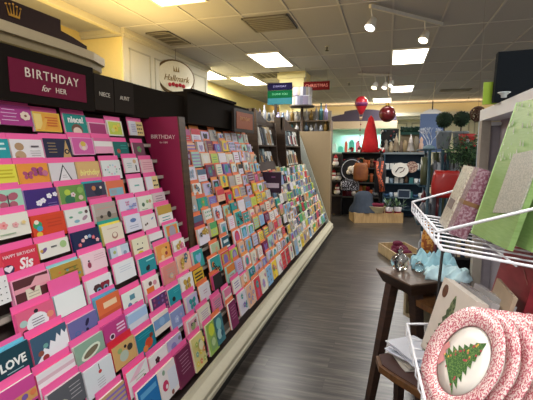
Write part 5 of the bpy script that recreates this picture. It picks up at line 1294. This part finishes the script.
# ------------------------------------------------------------------ dark wood display table and its lower shelf
ZT = .8
tl = atZ(376, 268, ZT); tn = atZ(411, 285, ZT)
d1 = (tn - tl).normalized(); d2 = Vector((-d1.y, d1.x, 0))
if d2.x < 0: d2 = -d2
Wd = (tn - tl).length; Ln = .42
DW = wood('4a3a2e', '6a5646', .5, 5, (6, 6, 1)); DK = wood('1c120c', '3a261a', .45, 6, (1, 1, 8)); MW = wood('4c3018', '6e4a28', .45, 6, (6, 6, 1))
t = empty('wooden_table', (tl + tn) / 2 + d2 * .3 - Vector((0, 0, ZT)), 'dark stained wooden table with thick tapered top and splayed legs', 'table')
i1, i2 = d1 * .035, d2 * .035
T0 = [tl, tn, tn + d2 * Ln, tl + d2 * Ln]
B0 = [tl + i1 + i2, tn - i1 + i2, tn - i1 - i2 + d2 * Ln, tl + i1 - i2 + d2 * Ln]
dn = Vector((0, 0, -.085))
part(MB().hexa([q + dn for q in B0] + [q + Vector((0, 0, -.01)) for q in T0], DK), 'table_apron', t)
part(MB().hexa([q + Vector((0, 0, -.01)) for q in T0] + T0, DW), 'tabletop', t)
def leg(p, q, r1=.032, r2=.022):
    a_ = d1 * r1; b_ = d2 * r1; c_ = d1 * r2; e_ = d2 * r2
    return MB().hexa([q - c_ - e_, q + c_ - e_, q + c_ + e_, q - c_ + e_, p - a_ - b_, p + a_ - b_, p + a_ + b_, p - a_ + b_], DK)
z_ = Vector((0, 0, -.085))
lf_ = atZ(369, 404, 0)
for (p, q) in ((tl + d1 * .09 + d2 * .07 + z_, lf_), (tn - d1 * .08 + d2 * .1 + z_ , (tn + d1 * .02 + d2 * .1) * 1), (tl + d1 * .08 + d2 * (Ln - .08) + z_, tl - d1 * .1 + d2 * Ln), (tn - d1 * .08 + d2 * (Ln - .08) + z_, tn + d1 * .02 + d2 * Ln)):
    q = Vector((q.x, q.y, 0)); part(leg(p, q), 'leg', t)
# lower tier board
ls = tn - d1 * .02 + Vector((0, 0, -.1))
a = atZ(408, 296, .68); 
b = a + d1 * .32
part(MB().hexa([q + Vector((0, 0, -.035)) for q in (a, b, b + d2 * .2, a + d2 * .2)] + [a, b, b + d2 * .2, a + d2 * .2], MW), 'lower_tier', t)
part(leg(b + d2 * .1 - Vector((0, 0, .035)), Vector((b.x + d2.x * .1, b.y + d2.y * .1, 0)), .024, .02), 'leg', t)
part(leg(a + d2 * .17 + d1 * .06 - Vector((0, 0, .035)), Vector((a.x + d2.x * .17 + d1.x * .06, a.y + d2.y * .17 + d1.y * .06, 0)), .024, .02), 'leg', t)
# low curved stool shelf
zs2 = .42
pts = [(376, 356), (379, 366), (390, 374), (403, 382), (416, 390), (428, 398)]
fr_ = [atZ(x, y, zs2) for x, y in pts]
t = empty('low_bench', Vector((fr_[2].x, fr_[2].y, 0)), 'low brown wooden bench with rounded edge below the dark table', 'bench')
back = [p + d2 * .32 for p in reversed(fr_)]
part(MB().prism([p - Vector((0, 0, .035)) for p in fr_ + back], (0, 0, .035), MW, MW), 'bench_seat', t)
ins = [p + d2 * .02 + Vector((0, 0, .0005)) for p in fr_]; 
part(MB().prism(ins + [p - d2 * .03 + Vector((0, 0, .0005)) for p in back], (0, 0, .006), M('4a3430', .5, noise=.1)), 'seat_inlay', t)
for p in (fr_[2] + d2 * .06, fr_[5] + d2 * .06, fr_[1] + d2 * .28 + d1 * .05, fr_[5] + d2 * .28): part(leg(p - Vector((0, 0, .035)), Vector((p.x, p.y, 0)), .02, .018), 'leg', t)
# papers on the bench
base = atZ(403, 358, zs2 + .006)
for i in range(7):
    c1 = base + d2 * (.04 + .01 * (i % 3)) + d1 * random.uniform(-.03, .03) + Vector((0, 0, .004 + i * .011)); an = math.atan2(d1.y, d1.x) + random.uniform(-.5, .5)
    T = Matrix.Translation(c1 + d1 * .03) @ Matrix.Rotation(an, 4, 'Z')
    mb_ = MB(); vs = []
    for j in range(7):
        u = -.12 + j * .04; vs += [T @ Vector((u, -.1, .004 * math.sin(j + i))), T @ Vector((u, .1, .004 * math.sin(j * 1.3 + i)))]
    n_v = len(vs); vs += [v + Vector((0, 0, .006)) for v in vs]
    fs = []
    for j in range(6): fs += [(2 * j, 2 * j + 1, 2 * j + 3, 2 * j + 2), (n_v + 2 * j, n_v + 2 * j + 2, n_v + 2 * j + 3, n_v + 2 * j + 1), (2 * j, 2 * j + 2, n_v + 2 * j + 2, n_v + 2 * j), (2 * j + 1, n_v + 2 * j + 1, n_v + 2 * j + 3, 2 * j + 3)]
    fs += [(0, n_v, n_v + 1, 1), (12, 13, n_v + 13, n_v + 12)]
    mb_.add(vs, fs, M('d4d8e2' if i > 2 else 'b4b0a8', .6, noise=.02))
    tag(mb_.build('paper_packet', origin=c1), 'white paper packet, %s from the bottom of the pile on the low bench' % NUM[i], 'paper', 'paper packets piled on the low bench')
p = atZ(400, 322, .42)
t = empty('pale_box', p, 'small pale wooden box frame standing behind the paper packets', 'box')
T = frameT(p + d2 * .16, d1, (0, 0, 1))
m = MB()
for a_, b_ in (((-.1, 0, -.06), (-.075, .2, .06)), ((.075, 0, -.06), (.1, .2, .06)), ((-.075, .175, -.06), (.075, .2, .06)), ((-.075, 0, -.06), (.075, .02, .06))): m.box(a_, b_, M('a89c80', .6), T)
part(m, 'box_frame', t)
# cloche / glass bauble on the table
c1 = atZ(400, 270, ZT)
GL = M('f4f8f8', .02, trans=1.0, noise=0)
t = empty('glass_ornament', c1, 'clear glass globe ornament with a topped neck on the dark table', 'ornament')
part(MB().lathe([(.001, 0), (.03, .002), (.056, .025), (.064, .055), (.055, .085), (.03, .106), (.014, .115), (.014, .13), (.02, .135)], GL, 24, Matrix.Translation(c1 + Vector((0, 0, .001)))), 'glass_globe', t)
part(MB().tube([c1 + Vector((0, 0, .137)), c1 + Vector((.012, 0, .15)), c1 + Vector((0, 0, .163)), c1 + Vector((-.012, 0, .15)), c1 + Vector((0, 0, .137))], .002, M('c0c0b8', .3, .8), 5).lathe([(.022, .0), (.022, .008), (.008, .012)], M('d8dce8', .4), 12, Matrix.Translation(c1 + Vector((0.0, -.0, .004)))), 'loop_and_foot', t)
c1b = atZ(419, 272, ZT)
tag(MB().lathe([(.001, 0), (.022, .003), (.034, .03), (.024, .055), (.01, .065), (.012, .07)], GL, 18, Matrix.Translation(c1b + Vector((0, 0, .001)))).build('glass_votive', origin=c1b), 'small clear glass votive right of the globe on the dark table', 'ornament')
# blue cloths
c1 = Vector((tn.x, tn.y, 0)) + d2 * .33 - d1 * .1 + Vector((0, 0, ZT))
c1 = atZ(450, 286, ZT + .001)
BL = M('c4e4ec', .85, noise=.06, scale=25); BL2 = M('9ecbd8', .85, noise=.1, scale=25)
def heap(c, sx, sy, sz, m, lab, seed):
    rs = random.Random(seed); N, K = 44, 44; vs = []
    ph = [rs.uniform(0, 6.28) for _ in range(8)]
    for j in range(K + 1):
        for i in range(N + 1):
            u = i / N * 2 - 1; v = j / K * 2 - 1; rr = max(abs(u), abs(v))
            e = max(0, 1 - rr ** 4)
            z = sz * (e ** .5) * (.62 + .16 * math.sin(5 * u + 3 * v + ph[0]) + .14 * math.sin(9 * u - 7 * v + ph[1]) + .05 * math.sin(13 * v + 6 * u + ph[2]) - .3 * abs(math.sin(3 * u + 4 * v + ph[3])) + .14 * abs(math.sin(7 * u - 5 * v + ph[6])))
            vs.append(Vector((c.x + u * sx + .012 * math.sin(6 * v + ph[4]), c.y + v * sy + .012 * math.sin(7 * u + ph[5]), c.z + max(0, z))))
    W = N + 1
    fs = [(j * W + i, j * W + i + 1, (j + 1) * W + i + 1, (j + 1) * W + i) for j in range(K) for i in range(N)]
    rim = [i for i in range(N + 1)] + [j * W + N for j in range(1, K + 1)] + [K * W + i for i in range(N - 1, -1, -1)] + [j * W for j in range(K - 1, 0, -1)]
    return tag(MB().add(vs, fs + [tuple(reversed(rim))], m, True).build('crumpled_cloth', origin=c), lab, 'cloth')
q0 = tn + d2 * .27 - d1 * .09 + Vector((0, 0, .0006))
heap(q0 + Vector((0.06, .0, 0)), .13, .10, .09, BL, 'pale blue crumpled cloth on the right end of the dark table', 3)
heap(q0 + Vector((.0, .21, 0)), .14, .09, .13, BL2, 'deeper blue crumpled cloth behind the pale blue one on the dark table', 5)
ra = atD(443, 246, 2.22); rb = Vector((ra.x - .05, ra.y, 0))
t = empty('thin_stand', rb, 'thin dark metal rod stand rising beside the dark table', 'stand')
part(MB().tube([rb + Vector((0, 0, .01)), ra], .008, M('14100e', .4, .3), 8), 'stand_rod', t)
part(MB().lathe([(.07, 0), (.07, .008), (.01, .014)], M('14100e', .4, .3), 16, Matrix.Translation(rb)), 'stand_base', t)
# ------------------------------------------------------------------ white gondola on the right
GW = M('c9ccd2', .5, noise=.02); GB = M('8f8a94', .6)
XG = .53
zt2 = atX(533, 88, XG).z; zb2 = atX(533, 104.5, XG).z; YE = 2.76
t = empty('wall_gondola', (XG + .3, 1.4, 0), 'tall white and grey shop gondola at the right edge with thick top shelf', 'display shelf')
part(MB().box((XG, -.3, zb2), (XG + .6, YE, zt2), M('dfe2e6', .4, noise=.02)), 'top_shelf', t)
part(MB().box((XG + .0, YE - .07, 0), (XG + .05, YE, zb2), M('9c9488', .5)), 'upright', t)
part(MB().box((XG, YE, 1.3), (XG + .05, YE + .02, zb2), M('a8b8c8', .5)), 'upright_cap', t)
part(MB().box((XG + .1, -.3, 0), (XG + .14, YE - .07, zb2), GB), 'back_panel', t)
part(MB().box((XG + .05, YE - .05, 0), (XG + .6, YE - .03, zb2 - .01), M('8a8288', .6)), 'side_panel', t)
part(MB().box((XG + .05, YE - .09, zb2 - .03), (XG + .1, YE - .05, zb2 - .012), GW), 'shelf_bracket', t)
# board and lime panel on the shelf top
a = atY(494, 100, 2.3); zz = atY(496, 52, 2.3).z
BKM = M('12161a', .85, noise=.02, spec=.1)
tag(MB().prism([(a.x, 2.3, zt2 + .001), (a.x + .95, 2.3, zt2 + .001), (a.x + .95, 2.3, zz + .02), (a.x + .006, 2.3, zz)], (0, .05, 0), BKM).build('black_board', origin=(a.x, 2.3, zt2)), 'large black board standing on the white gondola top', 'board')
tag(MB().box((a.x - .03, 2.4, zt2 + .001), (a.x + .07, 2.42, atY(488, 82, 2.4).z), M('8fae28', .6)).build('lime_panel', origin=(a.x, 2.48, zt2)), 'lime green panel standing just behind the black board', 'panel')
c1 = atY(503, 108, 2.12); c1 = Vector((c1.x, 2.12, zt2 + .001))
tag(MB().lathe([(.012, 0), (.012, .01), (.02, .018), (.028, .022), (.026, .024), (.012, .022)], M('c8d0d0', .3), 16, Matrix.Translation(c1)).build('small_dish', origin=c1), 'tiny white dish on the gondola top below the black board', 'dish')
# wire baskets
WW = M('e6e6ea', .35, noise=0)
def basket(name, zr, dep, XA, YA, XB, YB_, lab, rise, fall, nw, back=.36, hookT=True):
    t_ = empty(name, (XA + .2, (YA + YB_) / 2, zr - dep), lab, 'wire basket', 'white wire baskets on the gondola')
    A_ = Vector((XA, YA, zr)); B_ = Vector((XB, YB_, zr)); Ab = Vector((XA + back, YA, zr + rise)); Bb = Vector((XB + back, YB_, zr + rise))
    part(MB().tube([Ab, A_, B_, Bb], .0042, WW, 8), 'rim_wire', t_)
    part(MB().tube([Vector((XA + back, YA, zr - dep - fall)), Vector((XA + .012, YA, zr - dep)), Vector((XB + .012, YB_, zr - dep)), Vector((XB + back, YB_, zr - dep - fall))], .0036, WW, 8), 'base_wire', t_)
    for i in range(nw + 1):
        f_ = i / nw; p = A_.lerp(B_, f_)
        part(MB().tube([p, p + Vector((.0, 0, -dep * .8)), p + Vector((.006, 0, -dep)), p + Vector((.02, 0, -dep - .003)), p + Vector((back, 0, -dep - fall))], .0027, WW, 6), 'basket_wire', t_)
    for q in (.35, .7):
        part(MB().tube([Vector((XA + back * q, YA, zr - dep - fall * q - .005)), Vector((XB + back * q, YB_, zr - dep - fall * q - .005))], .0027, WW, 6), 'cross_wire', t_)
    return t_
basket('wire_basket', 1.398, .045, .098, 1.65, .128, 1.06, 'upper white wire basket holding the green packs', .165, .065, 9, back=.5)
A2_ = atZ(407, 324, 1.01); B2_ = atZ(425, 400, 1.01)
dir_ = (B2_ - A2_) / (B2_.y - A2_.y)
YBn = .62; Bn = A2_ + dir_ * (YBn - A2_.y)
basket('wire_basket', 1.01, .05, A2_.x, A2_.y, Bn.x, YBn, 'lower white wire basket holding the pink rimmed plates', .06, .02, 12, back=.46)
# leaning packs
def leaner(name, X, Ya, Yb, zb, h, lean, th, m, lab, cat, group=None, X2=None):
    """panel facing -X, bottom edge at X from Ya to Yb, leaning back towards +X"""
    s_, c_ = math.sin(lean), math.cos(lean)
    t_ = empty(name, (X, (Ya + Yb) / 2, zb), lab, cat, group)
    up_ = Vector((s_, 0, c_)); n_ = Vector((c_, 0, -s_))
    a_ = Vector((X, Ya, zb)); b_ = Vector((X if X2 is None else X2, Yb, zb))
    def Q(u, v, k=0): return a_.lerp(b_, u) + up_ * (h * v) + n_ * k
    return t_, Q, n_, up_
GRN = speckle('76984f', '8cab6a', 30, .5, .35, (1, 1, 8), .3, coat=.5)
for i, (X, y0_, y1_, sh) in enumerate(((.243, 1.285, 1.085, 0), (.292, 1.28, 1.08, 0), (.335, 1.275, 1.075, 0))):
    t_, Q, n_, up_ = leaner('green_pack', X, y0_, y1_, 1.357, .385, math.radians(14), .02, GRN, ['front bright green wrapped pack with silver square in upper basket', 'second green wrapped pack behind the silver square one', 'third green wrapped pack at the back of the upper basket'][i], 'gift pack', 'green packs in the upper basket', X2=X + .045)
    part(MB().hexa([Q(0, 0), Q(1, 0), Q(1, 0, .013), Q(0, 0, .013), Q(0, 1), Q(1, 1), Q(1, 1, .013), Q(0, 1, .013)], GRN), 'pack_body', t_)
    part(MB().hexa([Q(0, 0, -.001), Q(0.02, 0, -.001), Q(.02, 0, .014), Q(0, 0, .014), Q(0, 1, -.001), Q(.02, 1, -.001), Q(.02, 1, .014), Q(0, 1, .014)], M('a8c888', .3)), 'edge_seam', t_)
    if i == 0:
        part(MB().hexa([Q(.42, .2, -.004), Q(.98, .24, -.004), Q(.98, .24, 0), Q(.42, .2, 0), Q(.42, .62, -.004), Q(.98, .66, -.004), Q(.98, .66, 0), Q(.42, .62, 0)], speckle('aca79a', '96968a', 220, .5, .4)), 'silver_square', t_)
        sp_ = MB()
        for k in range(60):
            u, v = random.uniform(.05, .98), random.uniform(.55, .98); s_ = random.uniform(.002, .0075)
            sp_.add([Q(u, v, -.002) + Vector((0, -s_, 0)), Q(u, v, -.002) + Vector((0, s_, 0)), Q(u, v, -.002) + Vector((0, 0, s_ * 2.5))], [(0, 1, 2)], M('e8ece0', .15, noise=0))
        part(sp_, 'glitter_fleck', t_)['kind'] = 'stuff'
# napkin packs
CRN = speckle('c4bca8', 'a09484', 110, .54, .4, coat=.3); MAU = speckle('6c3848', '947880', 130, .52, .4, (1, 1, 1), .08, coat=.4)
t_, Q, n_, up_ = leaner('napkin_pack', .185, 1.54, 1.39, 1.345, .215, math.radians(19), .03, CRN, 'cream patterned napkin pack leaning in the upper basket', 'napkin pack')
part(MB().hexa([Q(0, 0), Q(1, 0), Q(1, 0, .028), Q(0, 0, .028), Q(0, 1), Q(1, 1), Q(1, 1, .028), Q(0, 1, .028)], CRN), 'pack_body', t_)
part(MB().hexa([Q(.2, .3, -.002), Q(.8, .3, -.002), Q(.8, .3, 0), Q(.2, .3, 0), Q(.2, .45, -.002), Q(.8, .45, -.002), Q(.8, .45, 0), Q(.2, .45, 0)], M('6a5850', .5)), 'printed_band', t_)
t_, Q, n_, up_ = leaner('napkin_pack', .19, 1.385, 1.315, 1.345, .215, math.radians(19), .04, MAU, 'mauve pink napkin pack beside the cream one in upper basket', 'napkin pack')
for q, (v0, v1) in enumerate(((0, .48), (.5, 1))):
    part(MB().hexa([Q(0, v0), Q(1, v0), Q(1, v0, .05), Q(0, v0, .05), Q(0, v1), Q(1, v1), Q(1, v1, .05), Q(0, v1, .05)], MAU), 'pack_half', t_)
part(MB().hexa([Q(-.01, .46, -.001), Q(1.01, .46, -.001), Q(1.01, .46, .051), Q(-.01, .46, .051), Q(-.01, .52, -.001), Q(1.01, .52, -.001), Q(1.01, .52, .051), Q(-.01, .52, .051)], M('7a5838', .4, .3)), 'gold_band', t_)
# brown rod behind
# tree print box in lower basket
BX = M('c9c0b4', .5, noise=.03)
t_, Q, n_, up_ = leaner('tree_box', .125, 1.33, 1.13, .965, .245, math.radians(14), .02, BX, 'cream box printed with a green tree and brown oval behind the plates', 'gift box', X2=.18)
part(MB().hexa([Q(0, 0), Q(1, 0), Q(1, 0, .03), Q(0, 0, .03), Q(0, 1), Q(1, 1), Q(1, 1, .03), Q(0, 1, .03)], BX), 'box_body', t_)
part(MB().prism([Q(.17 + .075 * math.cos(k * PI / 10), .86 + .085 * math.sin(k * PI / 10), -.0015) for k in range(20)], n_ * .0015, wood('4a2c1c', '6a4228')), 'brown_oval', t_)
TR = speckle('3a4a2c', '6a7450', 90, .5, .8)
trm = MB(); L_ = [(.5, .88)]
lft, rgt = [], []
for k in range(8):
    v = .84 - k * .11; w1 = .05 + k * .036
    lft += [(.5 - w1 * .7, v), (.5 - w1 * 1.3, v - .06)]; rgt += [(.5 + w1 * .7, v), (.5 + w1 * 1.3, v - .06)]
trm.prism([Q(u, v, -.002) for u, v in [(.5, .9)] + rgt + list(reversed(lft))], n_ * .002, TR)
part(trm, 'printed_tree', t_)
# clear wrapped slabs behind
for i, (X, lab) in enumerate(((.175, 'cellophane wrapped grey slab directly behind the tree box'), (.215, 'second cellophane wrapped grey slab behind the tree box'))):
    t_, Q, n_, up_ = leaner('wrapped_slab', X, 1.33, 1.16, .965, .235, math.radians(14), .01, None, lab, 'wrapped gift', 'wrapped slabs in the lower basket', X2=X + .05)
    part(MB().hexa([Q(0, 0), Q(1, 0), Q(1, 0, .02), Q(0, 0, .02), Q(0, 1), Q(1, 1), Q(1, 1, .02), Q(0, 1, .02)], speckle('9a9694', 'b8b6b8', 12, .5, .15, (1, 1, 1), .2, coat=.7)), 'slab_body', t_)
t_, Q, n_, up_ = leaner('beige_card_pack', .255, 1.285, 1.12, .965, .27, math.radians(14), .01, None, 'beige square pack leaning in front of the dark red one', 'gift pack')
part(MB().hexa([Q(0, 0), Q(1, 0), Q(1, 0, .01), Q(0, 0, .01), Q(0, 1), Q(1, 1), Q(1, 1, .01), Q(0, 1, .01)], M('a8957e', .6, noise=.04)), 'pack_body', t_)
RD = wood('7c1420', '9a2a34', .5, 9, (1, 1, 5))
t_, Q, n_, up_ = leaner('red_pack', .315, 1.46, 1.17, .965, .36, math.radians(12), .02, RD, 'wide dark red pack behind the beige one under upper basket', 'gift pack')
part(MB().hexa([Q(0, 0), Q(1, 0), Q(1, 0, .03), Q(0, 0, .03), Q(0, 1), Q(1, 1), Q(1, 1, .03), Q(0, 1, .03)], RD), 'pack_body', t_)
part(MB().tube([Q(.2 + .7 * k / 10, .78 + .1 * math.sin(PI * k / 10), -.001) for k in range(11)], .002, M('8a5048', .5), 5), 'curved_line', t_)
# plates
nrm = (RT * -.857 + UP * .51 - FW * .078).normalized()
c0 = atD(460, 358, .99)
PR = speckle('c05a6a', 'eedcd6', 230, .5, .35, (1, 1, 1), .03, coat=.2)
PW = M('ece6dc', .45, noise=.01, coat=.15)
R_ = .127
PLAB = ['front pink rimmed plate with a green tree in the lower basket', 'second pink rimmed plate, directly behind the front one', 'third pink rimmed plate in the leaning stack', 'fourth pink rimmed plate in the leaning stack', 'rearmost pink rimmed plate at the right edge']
def axT(c, n):
    u = (UP - n * UP.dot(n)).normalized(); r = u.cross(n)
    return Matrix(((r.x, u.x, n.x, c.x), (r.y, u.y, n.y, c.y), (r.z, u.z, n.z, c.z), (0, 0, 0, 1)))
for i in range(5):
    n_i = (nrm + RT * (-.02 * i)).normalized()
    c = c0 + Vector((.029 * i, -.004 * i, 0))
    T = axT(c, n_i) @ Matrix.Scale(1.075, 4)
    t_ = empty('pink_plate', c, PLAB[i], 'plate', 'pink rimmed plates in the lower basket')
    part(MB().lathe([(.078, -.012), (.08, -.02), (.087, -.012), (R_, .001), (R_ + .001, .003), (R_, .005), (.086, -.004), (.083, -.0075)], PR, 56, T, caps=False), 'plate_rim', t_)
    part(MB().lathe([(.0001, -.013), (.08, -.013), (.084, -.0078), (.05, -.0078), (.0001, -.0078)], PW, 56, T), 'plate_well', t_)
    if i == 0:
        part(MB().tube([T @ Vector((.0835 * math.cos(k * PI / 20), .0835 * math.sin(k * PI / 20), -.0068)) for k in range(40)], .0012, M('8a5050', .4), 5, closed=True), 'well_line', t_)
        TG = speckle('2a5a28', '6a8a4a', 260, .52, .4, (1, 1, 1), .05)
        ca, sa = math.cos(-.62) * 1.12, math.sin(-.62) * 1.12
        def tp_(x, y): return T @ Vector((x * ca - y * sa, x * sa + y * ca, -.0066))
        pts = [(0, .066)]; L1, L2 = [], []
        for k in range(7):
            v = .052 - k * .0145; w1 = .012 + k * .0058
            L1 += [(w1 * .7, v), (w1 * 1.3, v - .009)]; L2 += [(-w1 * .7, v), (-w1 * 1.3, v - .009)]
        m = MB(); vs = [tp_(x, y) for x, y in pts + L1 + list(reversed(L2))]
        m.add(vs, [tuple(reversed(range(len(vs))))], TG)
        part(m, 'painted_tree', t_)
        m = MB()
        for k in range(26):
            v = random.uniform(-.045, .05); wv = .05 - (v + .045) * .42; x = random.uniform(-wv, wv) * .8
            m.add([T @ Vector(((x + r * math.cos(a_)) * ca - (v + r * math.sin(a_)) * sa, (x + r * math.cos(a_)) * sa + (v + r * math.sin(a_)) * ca, -.0062)) for r in (.0026,) for a_ in [j * PI / 4 for j in range(8)]], [tuple(range(8))], M(random.choice(['b04050', 'c87060', 'd8b050']), .4, noise=0))
        part(m, 'painted_bauble', t_)['kind'] = 'stuff'
        m = MB()
        for (x, v, s_) in ((-.052, -.05, .012), (-.035, -.056, .010), (-.055, -.032, .008)):
            m.add([T @ Vector(((x + sx * s_) * ca - (v + sy_ * s_) * sa, (x + sx * s_) * sa + (v + sy_ * s_) * ca, -.0064)) for sx, sy_ in ((-1, -1), (1, -1), (1, 1), (-1, 1))], [(0, 1, 2, 3)], M('d08a88', .4))
        part(m, 'painted_gift', t_)
